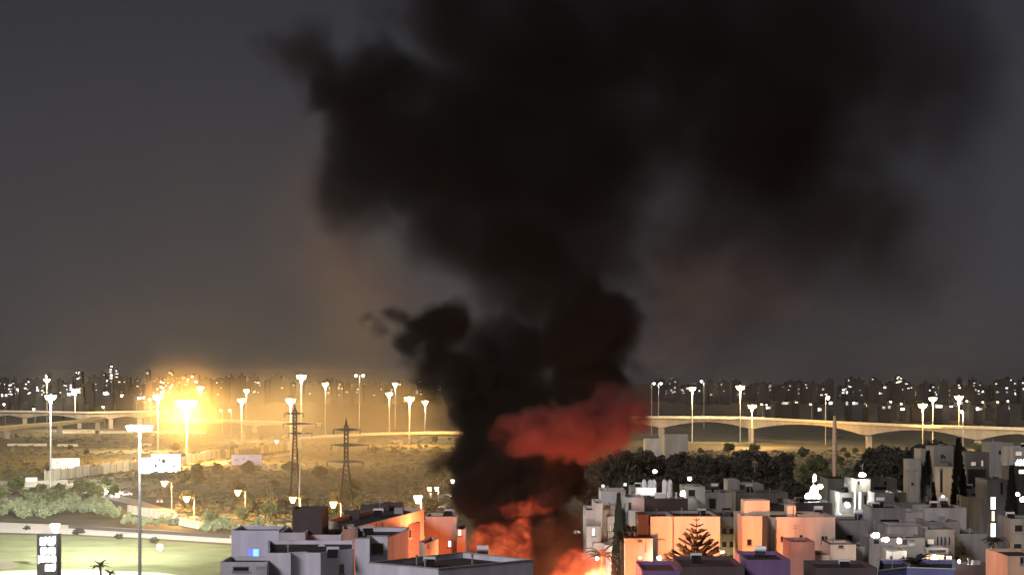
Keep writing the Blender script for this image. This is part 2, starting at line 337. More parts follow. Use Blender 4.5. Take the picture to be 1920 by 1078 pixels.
# black totem sign with glowing rows of characters
Ys = 402; a, b = at(69, 1083, Ys), at(114, 1000, Ys)
tm = thing('totem_sign', 'tall black totem sign with glowing white rows of characters', 'sign', (a.x, Ys, 0))
w, h = b.x - a.x, b.z
part('board', MB().box((0, 0, .02), (w * .86, .5, h)), mat('charcoal sign face', (.07, .075, .07), .5, 2, .2), tm)
part('side_cheek', MB().box((w * .86 + .004, -.06, .01), (w, .55, h + .03)), mat('black sign cheek', (.012, .012, .012), .5, 2, .1), tm)
gm = glow('sign letters', (1, .98, 1), 3.2)
def glyph(x0, y0, x1, y1, kind=0):
    k = Ys / F; p, q = at(x0, y1, Ys), at(x1, y0, Ys); W_, H_ = q.x - p.x, q.z - p.z; s = min(W_, H_) * .34
    b = MB(); out = [(0, 0), (W_, 0), (W_, H_ * .8), (W_ * .8, H_), (W_ * .15, H_), (0, H_ * .8)]
    if kind == 1: out = [(0, 0), (W_ * .75, 0), (W_, H_ * .3), (W_, H_), (W_ * .62, H_), (W_ * .55, H_ * .8), (W_ * .35, H_ * .8), (W_ * .3, H_), (0, H_ * .9)]
    if kind == 2: out = [(0, 0), (W_ * .3, H_ * .22), (W_, H_ * .22), (W_, H_), (W_ * .35, H_), (W_ * .35, H_ * .8), (0, H_)]
    vs = [(u, -.05, v) for u, v in out] + [(u, -.002, v) for u, v in out]; n = len(out)
    b.add(vs, [tuple(range(n)), tuple(range(2 * n - 1, n - 1, -1))] + [(i, n + i, n + (i + 1) % n, (i + 1) % n) for i in range(n)])
    part('character', b, gm, tm, (p.x - a.x, 0, p.z))
for g_ in ((75, 1006, 88, 1022, 1), (90, 1005, 104, 1022, 1), (76, 1025, 89, 1038, 0), (90.5, 1025, 104, 1038, 0), (71.5, 1040, 84, 1057, 2), (85.5, 1040.5, 94, 1053, 0), (95, 1040.5, 105, 1053, 0), (84.5, 1057, 94, 1070, 0), (95, 1056, 104.5, 1070, 1)): glyph(*g_)

# ------------------------------------------------------------------ pylons
def pylon(px, ytop, Y, label, bw=2.4, tw=.45, arms=(), m=dark_steel, r=.11):
    h = zat(ytop, Y); t = thing('pylon', label, 'pylon', (X(px, Y), Y, 0))
    wd = lambda z: bw + (tw - bw) * min(1, (z / (h * .62))) ** .8
    for sx in (-1, 1):
        for sy in (-1, 1):
            part('leg', MB().tube([(sx * wd(z), sy * wd(z), z) for z in (0, h * .2, h * .4, h * .62, h * .93)], r * 1.4, 4), m, t)
    zs = [0]
    while zs[-1] < h * .9: zs.append(zs[-1] + max(1.1, 1.5 * wd(zs[-1])))
    for f in range(4):
        for flip in (1, -1):
            pth = []
            for i, z in enumerate(zs):
                s = (1 if i % 2 else -1) * flip; q = wd(z)
                pth.append([(s * q, -q, z), (s * q, q, z), (-q, s * q, z), (q, s * q, z)][f])
            part('brace', MB().tube(pth, r * .6, 4), m, t)
    part('peak', MB().tube([(0, 0, h * .93 - .4), (0, 0, h)], [tw, .06], 4), m, t)
    for (py, x0, x1) in arms:
        z = zat(py, Y); k = Y / F
        for xe in ((x0 - px) * k, (x1 - px) * k):
            am = part('crossarm', MB().add([(0, -tw, z - .45), (0, tw, z - .45), (0, tw, z + .45), (0, -tw, z + .45), (xe, -.05, z - .06), (xe, .05, z - .06), (xe, .05, z + .06), (xe, -.05, z + .06)],
                 [(3, 2, 1, 0), (4, 5, 6, 7), (0, 1, 5, 4), (1, 2, 6, 5), (2, 3, 7, 6), (3, 0, 4, 7)]), m, t)
            part('insulator', MB().tube([(xe * .96, 0, z), (xe * .96, 0, z - 1.3)], .12, 5), m, am)
    return t
pylon(649, 783, 545, 'dark lattice power pylon with splayed legs in the yellow haze', 2.5, .42, [(805, 624, 676), (834, 620, 692), (865, 612, 682)])
pylon(553, 757, 700, 'slim dark lattice pylon behind the light mast', 1.5, .5, [(775, 533, 570), (794, 530, 594), (812, 540, 586)])
pylon(1415, 862, 560, 'thin lattice mast rising from the trees behind the flat roofs', .7, .12, [(866, 1411, 1420)], mat('brown lattice', (.16, .11, .07), .6, 2, .2), .05)
t = thing('monopole', 'tapering monopole lit orange, standing before the bridge', 'pole', (X(1565, 690), 690, 0)); h = zat(779, 690)
part('pole', MB().tube([(0, 0, 0), (0, 0, h * .3), (0, 0, h * .7), (0, 0, h)], [.35, .62, .8, .45], 10), mat('orange firelight pole', (.55, .36, .22), .7, 1, .2), t)  # orange firelight on the pole put into its base colour
for z in (.56, .72):
    for s in (-1, 1): part('crossarm', MB().tube([(s * .5, 0, h * z), (s * 2.6, 0, h * z + .5)], [.16, .07], 5), dark_steel, t)
t = thing('antenna_post', 'short dark post with rungs among the golden scrub', 'post', (X(508, 600), 600, 0)); h = zat(900, 600)
part('post', MB().tube([(0, 0, 0), (0, 0, h)], [.3, .25], 6), dark_steel, t)
for k in range(4): part('rung', MB().bar((-.9, 0, h - .6 - k * 1.1), (.9, 0, h - .6 - k * 1.1), .07), dark_steel, t)
t = thing('pole', 'thin yellowish pole leaning slightly beside the slim pylon', 'pole', (X(560, 640), 640, 0)); h = zat(812, 640)
part('shaft', MB().tube([(0, 0, 0), (.4, 0, h * .5), (1.3, 0, h)], [.2, .16, .1], 6), steel, t); part('cap', MB().box((1.0, -.3, h), (1.9, .3, h + .25)), steel, t)

# ------------------------------------------------------------------ trees
LMK = [(30, 'the black totem sign'), (95, 'the mast by the twin signs'), (141, 'the viaduct mast'), (208, 'the tallest far tower'), (262, 'the floodlight mast'), (308, 'the white billboard'), (350, 'the dazzling yellow mast'), (453, 'the mast on the yellow ramp'), (505, 'the post with rungs'),
       (553, 'the slim pylon'), (610, 'the dark stair tower'), (649, 'the splayed pylon'), (710, 'the long orange wall'), (768, 'the amber mast near the smoke'), (830, 'the veiled small lamps'), (1080, 'the smoke column'), (1130, 'the white stepped flats'), (1190, 'the narrow white house'), (1228, 'the close pair of lamp posts'), (1298, 'the first bridge mast'),
       (1345, 'the framed recess flats'), (1410, 'the short yellow bridge mast'), (1470, 'the orange stair box'), (1525, 'the floodlight cluster'), (1565, 'the orange monopole'), (1616, 'the lamp over the stone flats'), (1665, 'the three terrace lamps'), (1730, 'the brightest bridge mast'), (1797, 'the tallest cypress'), (1862, 'the glowing stairwell'), (1908, 'the broad cypress')]
def lmk(px): return min(LMK, key=lambda e: abs(e[0] - px))[1]
def leaf_cloud(rx, rz, zc, clumps, per, size, rnd, flat=1.0):
    b = MB()
    for c in range(clumps):
        while True:
            u = Vector((rnd.uniform(-1, 1), rnd.uniform(-1, 1), rnd.uniform(-1, 1)))
            if .25 < u.length < 1: break
        ctr = Vector((u.x * rx * .75, u.y * rx * .75, zc + u.z * rz * .75)); cr = rnd.uniform(.12, .34) * rx
        for k in range(per):
            d = Vector((rnd.gauss(0, 1), rnd.gauss(0, 1), rnd.gauss(0, 1))).normalized() * cr * rnd.uniform(.55, 1.05); d.z *= flat
            p = ctr + d; s = size * rnd.uniform(.6, 1.3)
            n1 = Vector((rnd.gauss(0, 1), rnd.gauss(0, 1), rnd.gauss(0, 1))).normalized(); n2 = n1.orthogonal().normalized(); n3 = n1.cross(n2)
            b.add([p - n2 * s - n3 * s * .5, p + n2 * s * .2 - n3 * s * .7, p + n2 * s + n3 * s * .4, p - n2 * s * .3 + n3 * s * .7], [(0, 1, 2, 3)])
    return b
tr = random.Random(4)
def tree_proto(lm, rx, rz, zc, clumps, per, size, trunk_r=.22):
    c = leaf_cloud(rx, rz, zc, clumps, per, size, tr).mesh('crown', lm)
    tk = MB().tube([(0, 0, 0), (.1, .05, zc * .5), (-.1, 0, zc)], [trunk_r, trunk_r * .75, trunk_r * .4], 6)
    lim = []
    for k in range(4):
        a = k * 1.6 + tr.random(); lim.append(MB().tube([(0, 0, zc * .45), (math.cos(a) * rx * .3, math.sin(a) * rx * .3, zc * .8), (math.cos(a) * rx * .55, math.sin(a) * rx * .55, zc + rz * .2)], [trunk_r * .5, trunk_r * .35, .05], 5).mesh('limb', trunk_m))
    return tk.mesh('trunk', trunk_m), c, lim
PROTO = {k: [tree_proto(lm, *a) for _ in range(3)] for k, lm, a in (
    ('bush', leaf_c, (2.1, 1.7, 1.8, 34, 50, .24, .1)), ('dark', leaf_b, (4.2, 3.8, 6.6, 48, 60, .42, .3)), ('olive', leaf_a, (3.4, 2.6, 3.8, 42, 55, .38, .25)),
    ('scrub', leaf_d, (3.4, 1.9, 2.4, 40, 55, .36, .2)), ('darkbush', leaf_b, (2.1, 1.7, 1.8, 34, 50, .24, .1)))}
def tree(kind, name, label, cat, px, Y, sc, group, zs=1.0):
    size = 'small' if sc * zs < .8 else 'large' if sc * zs > 1.15 else 'mid-sized'
    tk, c, lim = R.choice(PROTO[kind]); t = thing(name, '%s %s near %s' % (size, label, lmk(px)), cat, (X(px, Y), Y, 0), group, R.uniform(0, 6.28)); t.scale = (sc, sc, sc * zs)
    obj('trunk', tk, t); obj('crown', c, t)
    if kind in ('dark', 'olive'):
        for l in lim: obj('limb', l, t)
    return t
def top_scale(py, Y, h0): return zat(py, Y) / h0
# grey-green bushes behind the pale road
for k in range(58):
    px = -10 + k * 7.6 + R.uniform(-6, 6); Y = R.uniform(572, 650) if px < 225 else R.uniform(552, 572); tree('bush', 'bush', 'grey-green hedge bush behind the pale road', 'bush', px, Y, R.uniform(.75, 1.3) if px < 225 else R.uniform(.4, .75), 'bushes behind the pale road')
for k in range(16):
    px = -10 + k * 15 + R.uniform(-7, 7); tree('olive', 'tree', 'olive tree above the roadside hedge', 'tree', px, R.uniform(640, 720), R.uniform(.55, .9), 'trees above the roadside hedge')
for k in range(9):
    px = 385 + k * 20; tree('bush', 'bush', 'bush below the slip road', 'bush', px, R.uniform(520, 545), R.uniform(.55, .9), 'bushes below the slip road')
for k in range(26):
    px = R.uniform(330, 860); tree('scrub', 'scrub_tree', 'golden scrub tree in yellow haze', 'tree', px, R.uniform(600, 900), R.uniform(.7, 1.15), 'scrub trees in the yellow haze')
for k in range(8):
    px = R.uniform(380, 860); tree('olive', 'tree', 'olive tree beside the slip road', 'tree', px, R.uniform(545, 600), R.uniform(.6, .95), 'olive trees near the slip road')
for px, Y in ((50, 538), (146, 522), (222, 506), (290, 494)):
    tree('darkbush', 'shrub', 'dark shrub on the road verge', 'shrub', px, Y, R.uniform(.5, .85), 'shrubs on the road verge', R.uniform(.45, .7))
for k in range(34):
    px = 1118 + k * 10.5 + R.uniform(-6, 6); Y = R.uniform(640, 800); top = R.uniform(838, 862) + (12 if px < 1150 else 0)
    tree('dark', 'tree', 'dark tree of the wood before the bridge', 'tree', px, Y, max(.75, top_scale(top, Y, 10.4)), 'dark wood before the bridge')
for k in range(22):
    px = R.uniform(1100, 1500); Y = R.uniform(470, 560); tree('dark', 'tree', 'dark tree just behind the pale flats', 'tree', px, Y, top_scale(R.uniform(882, 905), Y, 10.4), 'dark trees behind the pale flats')
for k in range(20):
    px = R.uniform(1480, 1740); Y = R.uniform(640, 850); tree('olive', 'tree', 'olive tree on scrub below the bridge', 'tree', px, Y, R.uniform(.8, 1.3), 'trees below the road bridge')
for px, top, Y in ((1640, 838, 640), (1662, 832, 640), (1690, 838, 620), (1675, 846, 600), (1735, 826, 600), (1760, 824, 590), (1783, 826, 600), (1880, 852, 560), (1905, 848, 560)):
    tree('dark', 'tree', 'tall dark tree behind the stone flats', 'tree', px, Y, top_scale(top, Y, 10.4), 'tall trees behind the stone flats')
for k in range(30):
    px = R.uniform(1190, 1920); Y = R.uniform(900, 1120); tree('olive', 'tree', 'low tree under the bridge', 'tree', px, Y, R.uniform(.5, .95), 'low trees under the bridge')
for k in range(14):
    px = R.uniform(0, 900); Y = R.uniform(1000, 1500); tree('olive', 'tree', 'lone tree in the interchange fields', 'tree', px, Y, R.uniform(.5, .9), 'trees in the interchange fields')
# low ground cover of tufts over the fields
gc = MB(); gr = random.Random(8)
def tuft(px0, px1, Ya, Yb, cnt, smin, smax):
    for k in range(cnt):
        Y = Ya * (Yb / Ya) ** gr.random(); x = X(gr.uniform(px0, px1), Y); s = gr.uniform(smin, smax)
        for q in range(4):
            a = gr.uniform(0, 6.28); dx, dy = math.cos(a) * s, math.sin(a) * s; h = s * gr.uniform(.4, 1.0); ox, oy = gr.uniform(-s, s), gr.uniform(-s, s)
            gc.add([(x + ox - dx, Y + oy - dy, -.02), (x + ox + dx, Y + oy + dy, -.02), (x + ox + dx * .7, Y + oy + dy * .5 + .3, h), (x + ox - dx * .5, Y + oy - dy * .8 + .3, h * .8)], [(0, 1, 2, 3)])
tuft(330, 880, 570, 960, 3000, .25, .75); tuft(-20, 900, 960, 1500, 1500, .5, 1.1); tuft(1100, 1930, 620, 1150, 3000, .4, 1.1); tuft(-20, 330, 690, 960, 1100, .3, .8)
o = obj('ground_cover', gc.mesh('ground_cover', leafmat('dry grass tufts', (.10, .088, .042)))); o['kind'] = 'stuff'; o['label'] = 'dry scrub tufts covering the fields'
# cypress
cb = MB()
for k in range(2400):
    z = tr.uniform(.02, 1); r = (1 - z) ** .75 * .95 * (1 if z > .08 else z / .08) + .05; a = tr.uniform(0, 6.28); q = r * tr.uniform(.6, 1.08)
    p = Vector((math.cos(a) * q, math.sin(a) * q, z * 13 + .8)); s = tr.uniform(.12, .3); d = Vector((math.cos(a) * .4, math.sin(a) * .4, 1)).normalized(); e = d.orthogonal().normalized()
    cb.add([p - e * s * .5, p + d * s, p + e * s * .5, p - d * s], [(0, 1, 2, 3)])
cyp_c = cb.mesh('crown', needle_m); cyp_t = MB().tube([(0, 0, 0), (0, 0, 8)], [.22, .06], 6).mesh('trunk', trunk_m)
for px, top, Y, w, lab in ((1740, 846, 400, 2.1, 'tall dark cypress left of the orange lit stair tower'), (1797, 822, 398, 2.2, 'tallest dark cypress right of the orange lit stair tower'), (1897, 874, 330, 1.9, 'broad dark cypress at the glowing stairwell'), (1806, 880, 380, 1.7, 'shorter cypress crowding the orange stair tower'), (1750, 905, 380, 1.5, 'low ragged cypress at the foot of the orange stair tower'), (1160, 925, 320, 1.5, 'dark conifer standing before the white stepped flats')):
    t = thing('cypress', lab, 'tree', (X(px, Y), Y, 0)); s = zat(top, Y) / 13.8; t.scale = (w, w, s); obj('trunk', cyp_t, t); obj('crown', cyp_c, t)
# araucaria with whorls of upswept branches
def araucaria(px, top, Y, label, tiers=13, w=2.6):
    h = zat(top, Y); t = thing('araucaria', label, 'tree', (X(px, Y), Y, 0))
    part('trunk', MB().tube([(0, 0, 0), (0, 0, h * .6), (0, 0, h)], [.28, .16, .03], 7), trunk_m, t)
    b = MB()
    pth = [Vector((u, 0, .10 * u + .42 * u * u)) for u in (0, .25, .5, .75, 1)]
    b.tube(pth, [.03, .03, .025, .02, .01], 4)
    for k in range(90):
        u = tr.uniform(.12, 1); p = Vector((u, 0, .10 * u + .42 * u * u)); s = .2 * tr.uniform(.6, 1.3)
        d = Vector((.5, tr.choice((-1, 1)) * tr.uniform(.2, .5), tr.uniform(.1, .6))).normalized(); e = d.orthogonal().normalized()
        b.add([p - e * s * .42, p + d * s * 1.2, p + e * s * .42], [(0, 1, 2)])
    br = b.mesh('branch', needle_m)
    for i in range(tiers):
        z = h - .35 - i * .78; ln_ = .35 + (w - .35) * min(1, i / 7.5)
        for k in range(7):
            a = k * 6.2832 / 7 + i * .5; o = obj('branch', br, t, (0, 0, z), a + tr.uniform(-.15, .15), (ln_, ln_, ln_ * tr.uniform(.7, 1.0)))
    return t
araucaria(1306, 970, 268, 'dark araucaria with tiered upswept branches before the fire-lit flats', 14, 3.3)
# palms
def palm(px, top, Y, label, nf=13, fl=1.9):
    h = zat(top, Y) - .8; t = thing('palm', label, 'palm tree', (X(px, Y), Y, 0))
    part('trunk', MB().tube([(0, 0, 0), (.1, 0, h * .5), (0, 0, h)], [.24, .18, .2], 8), trunk_m, t)
    b = MB(); P = [Vector((u * fl, 0, fl * (.75 * u - .75 * u * u))) for u in (0, .2, .4, .6, .8, 1)]
    b.tube(P, [.05, .045, .04, .03, .02, .01], 4)
    for k in range(40):
        u = .12 + .87 * k / 40; p = Vector((u * fl, 0, fl * (.75 * u - .75 * u * u)))
        for s in (-1, 1): b.add([p, p + Vector((.12, s * .42 * math.sin(u * 3), -.12)), p + Vector((.1, 0, 0))], [(0, 1, 2)])
    fm = b.mesh('frond', leaf_b)
    for k in range(nf):
        o = obj('frond', fm, t, (0, 0, h), k * 2.4); o.rotation_euler = (0, -R.uniform(-.35, .75), k * 2.4); o.scale = (R.uniform(.8, 1.1),) * 3
palm(188, 1054, 395, 'dark palm top poking up at the lawn path')
palm(206, 1066, 398, 'second smaller palm top beside the lawn path', 9, 1.2)
palm(1128, 1030, 262, 'palm with scorched fronds silhouetted against the flames', 14, 2.2)
palm(1185, 985, 300, 'palm between the white stepped flats and the fire-lit flats', 14, 1.8)
palm(1165, 1000, 305, 'lower palm with pale fronds at the white stepped flats', 14, 2.0)
palm(1862, 1005, 300, 'palm with lamplit fronds below the glowing stairwell', 14, 2.0)
palm(1718, 1042, 235, 'dark palm crown beside the bright yellow porch', 14, 1.7)

# ------------------------------------------------------------------ buildings
PL = lambda n, c, v=.2: mat(n, c, .85, .5, v, streak=True)
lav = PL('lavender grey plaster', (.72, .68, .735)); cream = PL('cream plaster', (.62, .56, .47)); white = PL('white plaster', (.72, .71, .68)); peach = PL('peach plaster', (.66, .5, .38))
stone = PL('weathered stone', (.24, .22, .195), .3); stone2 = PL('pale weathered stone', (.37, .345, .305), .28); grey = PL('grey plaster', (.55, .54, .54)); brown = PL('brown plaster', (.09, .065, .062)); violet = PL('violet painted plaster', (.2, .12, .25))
WM = {}
def win_mesh(w, h):
    k = (round(w, 2), round(h, 2))
    if k not in WM:
        b = MB(); e = .08
        o = [(-w / 2, 0), (w / 2, 0), (w / 2, h), (-w / 2, h)]; i = [(-w / 2 + e, e), (w / 2 - e, e), (w / 2 - e, h - e), (-w / 2 + e, h - e)]
        vs = [(x, -.06, z) for x, z in o] + [(x, -.06, z) for x, z in i] + [(x, .0, z) for x, z in o] + [(x, .03, z) for x, z in i]
        fs = []
        for q in range(4):
            r = (q + 1) % 4; fs += [(q, r, 4 + r, 4 + q), (8 + q, 8 + r, r, q), (4 + q, 4 + r, 12 + r, 12 + q)]
        b.add(vs, fs)
        WM[k] = (b.mesh('window', frame_m), MB().box((-w / 2 + e, -.022, e), (w / 2 - e, -.002, h - e)), MB().box((-w / 2 - .1, -.16, -.1), (w / 2 + .1, -.001, 0)).mesh('sill', frame_m), {})
    return WM[k]
def window(T, base, p0, p1, px, py, w=1.1, h=1.2, gm_=None, sill=True):
    # the point of the vertical face p0-p1 seen at (px, py)
    k = (px - 960) / F; dx, dy = p1[0] - p0[0], p1[1] - p0[1]
    u = (k * p0[1] - p0[0]) / (dx - k * dy); x, y = p0[0] + dx * u, p0[1] + dy * u
    z = zat(py, y); nx, ny = dy, -dx; L_ = math.hypot(nx, ny); nx, ny = nx / L_, ny / L_
    if ny > 0 or (ny == 0 and nx * x > 0): nx, ny = -nx, -ny
    rz = math.atan2(ny, nx) + math.pi / 2
    fm, pb, sm, panes = win_mesh(w, h); gm_ = gm_ or glass
    if gm_.name not in panes: panes[gm_.name] = pb.mesh('pane', gm_)
    o = obj('window', fm, T, (x - base[0], y - base[1], z - h / 2), rz); obj('pane', panes[gm_.name], o)
    if sill: obj('sill', sm, o)
    return o
def block(T, base, poly, z0, z1, m, rm=roof_m, par=.4, coping=None):
    loc = [(x - base[0], y - base[1]) for x, y in poly]
    A_ = sum(loc[i][0] * loc[(i + 1) % len(loc)][1] - loc[(i + 1) % len(loc)][0] * loc[i][1] for i in range(len(loc)))
    if A_ < 0: loc = loc[::-1]
    n = len(loc); ins = inset(loc, .22); b = MB()
    vs = [(x, y, z0) for x, y in loc] + [(x, y, z1) for x, y in loc] + [(x, y, z1) for x, y in ins] + [(x, y, z1 - par) for x, y in ins]
    fs = []
    for i in range(n):
        j = (i + 1) % n; fs += [(i, j, n + j, n + i), (n + i, n + j, 2 * n + j, 2 * n + i), (2 * n + i, 2 * n + j, 3 * n + j, 3 * n + i)]
    b.add(vs, fs); part('wall', b, m, T)
    part('roof', MB().add([(x, y, z1 - par + .004) for x, y in ins], [tuple(range(n))]), rm, T)
    if coping:
        oi = inset(loc, -.07); i2 = inset(loc, .26); c = MB()
        vs = [(x, y, z) for z in (z1 + .003, z1 + .09) for pl in (oi, i2) for x, y in pl]
        fs = []
        for i in range(n):
            j = (i + 1) % n; fs += [(2 * n + i, 2 * n + j, 3 * n + j, 3 * n + i), (i, j, 2 * n + j, 2 * n + i), (n + j, n + i, 3 * n + i, 3 * n + j), (n + i, n + j, j, i)]
        c.add(vs, fs); part('coping', c, coping, T)
bx_m = MB().box((-.5, -.35, 0), (.5, .35, .75)).mesh('roof_box', mat('dull grey unit', (.3, .3, .3), .6, 2, .2)); vp_m = MB().tube([(0, 0, 0), (0, 0, .8), (0, 0, .82), (0, 0, 1.0)], [.09, .09, .16, .16], 7).mesh('vent_pipe', steel)
ae_m = MB().tube([(0, 0, 0), (0, 0, 2.6)], .035, 5); ae_m.tube([(-.6, 0, 2.3), (.6, 0, 2.3)], .025, 4); ae_m.tube([(-.4, 0, 2.0), (.4, 0, 2.0)], .025, 4); ae_m = ae_m.mesh('aerial', steel); tk_m = MB().tube([(-.6, 0, .75), (.6, 0, .75)], .3, 10).mesh('water_tank', mat('dull white enamel', (.6, .6, .58), .4, 2, .1)); st_m = MB().box((-.45, -.1, 0), (.45, .1, .46)).mesh('stand', steel); pn_m = MB().add([(-.5, -1.3, .1), (.5, -1.3, .1), (.5, -.35, .8), (-.5, -.35, .8), (-.5, -1.3, .03), (.5, -1.3, .03), (.5, -.35, .73), (-.5, -.35, .73)], [(0, 1, 2, 3), (7, 6, 5, 4), (0, 4, 5, 1), (1, 5, 6, 2), (2, 6, 7, 3), (3, 7, 4, 0)]).mesh('solar_panel', glass)
lg_m = MB().box((-.78, -.05, -1.036), (.78, .05, -.1)).mesh('balustrade', conc2); sl_m = MB().box((-.8, -1.1, -1.2), (.8, .02, -1.04)).mesh('slab', conc2)
def clutter(T, base, poly, zr):
    xs = [p[0] for p in poly]; yy = [p[1] for p in poly]; w, d = max(xs) - min(xs), max(yy) - min(yy); cx, cy = sum(xs) / len(xs), sum(yy) / len(yy)
    for k in range(min(4, int(w * d / (24 if cy > 270 else 60)))):
        m_ = R.choice((bx_m, vp_m, vp_m, ae_m, tk_m)); o = obj(m_.name.split('.')[0], m_, T, (cx - base[0] + R.uniform(-.32, .32) * w, cy - base[1] + R.uniform(-.3, .3) * d, zr), R.uniform(-.4, .4))
        if m_ is tk_m: obj('stand', st_m, o); obj('solar_panel', pn_m, o)
def building(label, blocks, group=None, name='apartment_building', cat='building'):
    """blocks: dicts with pts=[(px, Y), ...] (or x0,x1,Y,d), top=row of the roof edge at the first point, m, wins=[(edge, px, py, w, h, glow)]"""
    polys = []
    for bl in blocks:
        if 'pts' in bl: poly = [(X(px, Y), Y) for px, Y in bl['pts']]
        else: poly = [(X(bl['x0'], bl['Y']), bl['Y']), (X(bl['x1'], bl['Y']), bl['Y']), (X(bl['x1'], bl['Y']), bl['Y'] + bl.get('d', 9)), (X(bl['x0'], bl['Y']), bl['Y'] + bl.get('d', 9))]
        polys.append(poly)
    base = (polys[0][0][0], polys[0][0][1], 0); T = thing(name, label, cat, base, group)
    for bl, poly in zip(blocks, polys):
        z1 = zat(bl['top'], poly[bl.get('ref', 0)][1]); z0 = bl.get('z0', 0)
        if 'bot' in bl: z0 = zat(bl['bot'], poly[0][1])
        block(T, base, poly, z0, z1, bl['m'], bl.get('rm', roof_m), bl.get('par', .4), bl.get('cop'))
        if bl['Y'] < 500 if 'Y' in bl else True: clutter(T, base, poly, z1 - bl.get('par', .4) + .004)
        if bl['m'] in (stone, stone2, grey) and not bl.get('wins') and 'x0' in bl and (bl['x1'] - bl['x0']) * bl['Y'] / F > 2.2:
            for q in range(1 + ((bl['x1'] - bl['x0']) * bl['Y'] / F > 3.6)):
                ww = R.choice((.5, .7, 1.0)); qx = R.uniform(bl['x0'] + 12, bl['x1'] - 12); wo = window(T, base, poly[0], poly[1], qx, bl['top'] + R.uniform(1.7, 2.4) * F / bl['Y'], ww, R.choice((.7, 1.0, 1.2)), R.choice((None, None, None, W_DIM)))
                if ww > .6 and R.random() < .6:
                    bo = obj('balcony', sl_m, T, wo.location, wo.rotation_euler.z); obj('balustrade', lg_m, bo, (0, -1.04, 0))
        for w in bl.get('wins', ()):
            e = w[0]; window(T, base, poly[e], poly[(e + 1) % len(poly)], *w[1:])
    return T, base
def grid(e, xs, ys_, w=1.1, h=1.2, lit=(), g=None, skip=.0):
    return [(e, x, y, w, h, (W_DIM if (i, j) in lit else None)) for i, x in enumerate(xs) for j, y in enumerate(ys_) if R.random() >= skip]
# --- near left complex
building('low pale grey terrace block with a railing in front of the blue light', [dict(x0=413, x1=500, Y=212, d=7, top=1053, m=grey, rm=roof_m, wins=[(0, 452, 1066, 1.6, .5, None)])])
building('lavender block with a ribbed front below the dark stair tower', [
    dict(pts=[(502, 214), (545, 214), (545.5, 214.9), (572, 215.6), (572.5, 214.4), (601, 214.2), (664, 219.5), (664, 231), (502, 231)], top=1036, m=lav, wins=[(5, 640, 1066, .9, 1.0, None)])])
building('tall lavender stair box with a dark shaded side on the near roofs', [dict(pts=[(666, 216), (693, 216), (693, 219), (727, 219), (727, 216.5), (766, 228), (766, 232), (666, 232)], top=1009, m=lav, cop=conc2, wins=[(2, 708, 1028, 1.2, 1.1, None)])])
building('long near block, its corner toward the viewer and violet-blue side wall', [dict(pts=[(692, 214), (822, 207), (1000, 217.5), (868, 227)], top=1055, m=lav, ref=0, par=.5, cop=conc2)])
building('dim grey-purple flats behind the ribbed lavender block', [dict(x0=434, x1=523, Y=236, d=8, top=994, m=lav, rm=roof_m), dict(x0=523.5, x1=572, Y=234, d=9, top=998, m=grey, wins=[(0, 548, 1022, 1.0, .9, None)]), dict(x0=572.5, x1=640, Y=237, d=9, top=1002, m=grey, wins=[(0, 600, 1021, 1.4, .8, None)])])
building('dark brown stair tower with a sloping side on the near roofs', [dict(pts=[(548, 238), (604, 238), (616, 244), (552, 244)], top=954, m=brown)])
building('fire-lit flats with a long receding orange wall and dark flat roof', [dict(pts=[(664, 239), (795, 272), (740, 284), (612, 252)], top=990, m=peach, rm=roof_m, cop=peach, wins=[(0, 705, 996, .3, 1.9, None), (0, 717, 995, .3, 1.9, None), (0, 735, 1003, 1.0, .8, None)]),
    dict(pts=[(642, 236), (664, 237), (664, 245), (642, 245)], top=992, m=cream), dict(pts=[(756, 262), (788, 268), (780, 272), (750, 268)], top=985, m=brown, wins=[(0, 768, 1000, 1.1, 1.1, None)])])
building('bright orange roof box glowing on the corner above the near block', [dict(pts=[(786, 254), (797, 250), (822, 257), (808, 262)], top=1014, m=cream, wins=[(1, 803, 1023, .35, .35, None)])])
building('pink fire-lit block beside the base of the smoke column', [dict(x0=797, x1=856, Y=283, d=8, top=968, m=peach, wins=[(0, 843, 1019, .5, .9, W_WHITE)]), dict(x0=856.5, x1=872, Y=281, d=8, top=992, m=peach, wins=[(0, 862, 998, .5, .9, W_WARM)])])
# --- fire-lit right flats
building('cream fire-lit flats with stepped front and tiered roof edges', [
    dict(x0=1172, x1=1224, Y=294, d=2.9, top=1009, m=cream, cop=brown, wins=[(0, 1200, 1013, .6, .3, None), (0, 1200, 1045, .6, .55, W_WARM), (0, 1211, 1024, .1, 1.3, None)]),
    dict(x0=1196, x1=1216, Y=297, d=6, top=964, m=brown), dict(x0=1197, x1=1219, Y=298.5, d=7, bot=1030, top=985, m=cream),
    dict(x0=1219.5, x1=1261, Y=298, d=12, top=968, m=cream, wins=[(0, 1240, 1010, .9, .1, None)]), dict(x0=1263.5, x1=1350, Y=297, d=14, top=968, m=cream, cop=brown),
    dict(x0=1225, x1=1262, Y=295, d=2.9, top=1051, m=cream, wins=[(0, 1252, 1060, .4, .9, None)])])
building('shadowed brown wing between the two fire-lit blocks of flats', [dict(x0=1351, x1=1391, Y=312, d=10, top=968, m=stone, wins=grid(0, (1358, 1372, 1384), (995, 1020, 1045), .8, .9))])
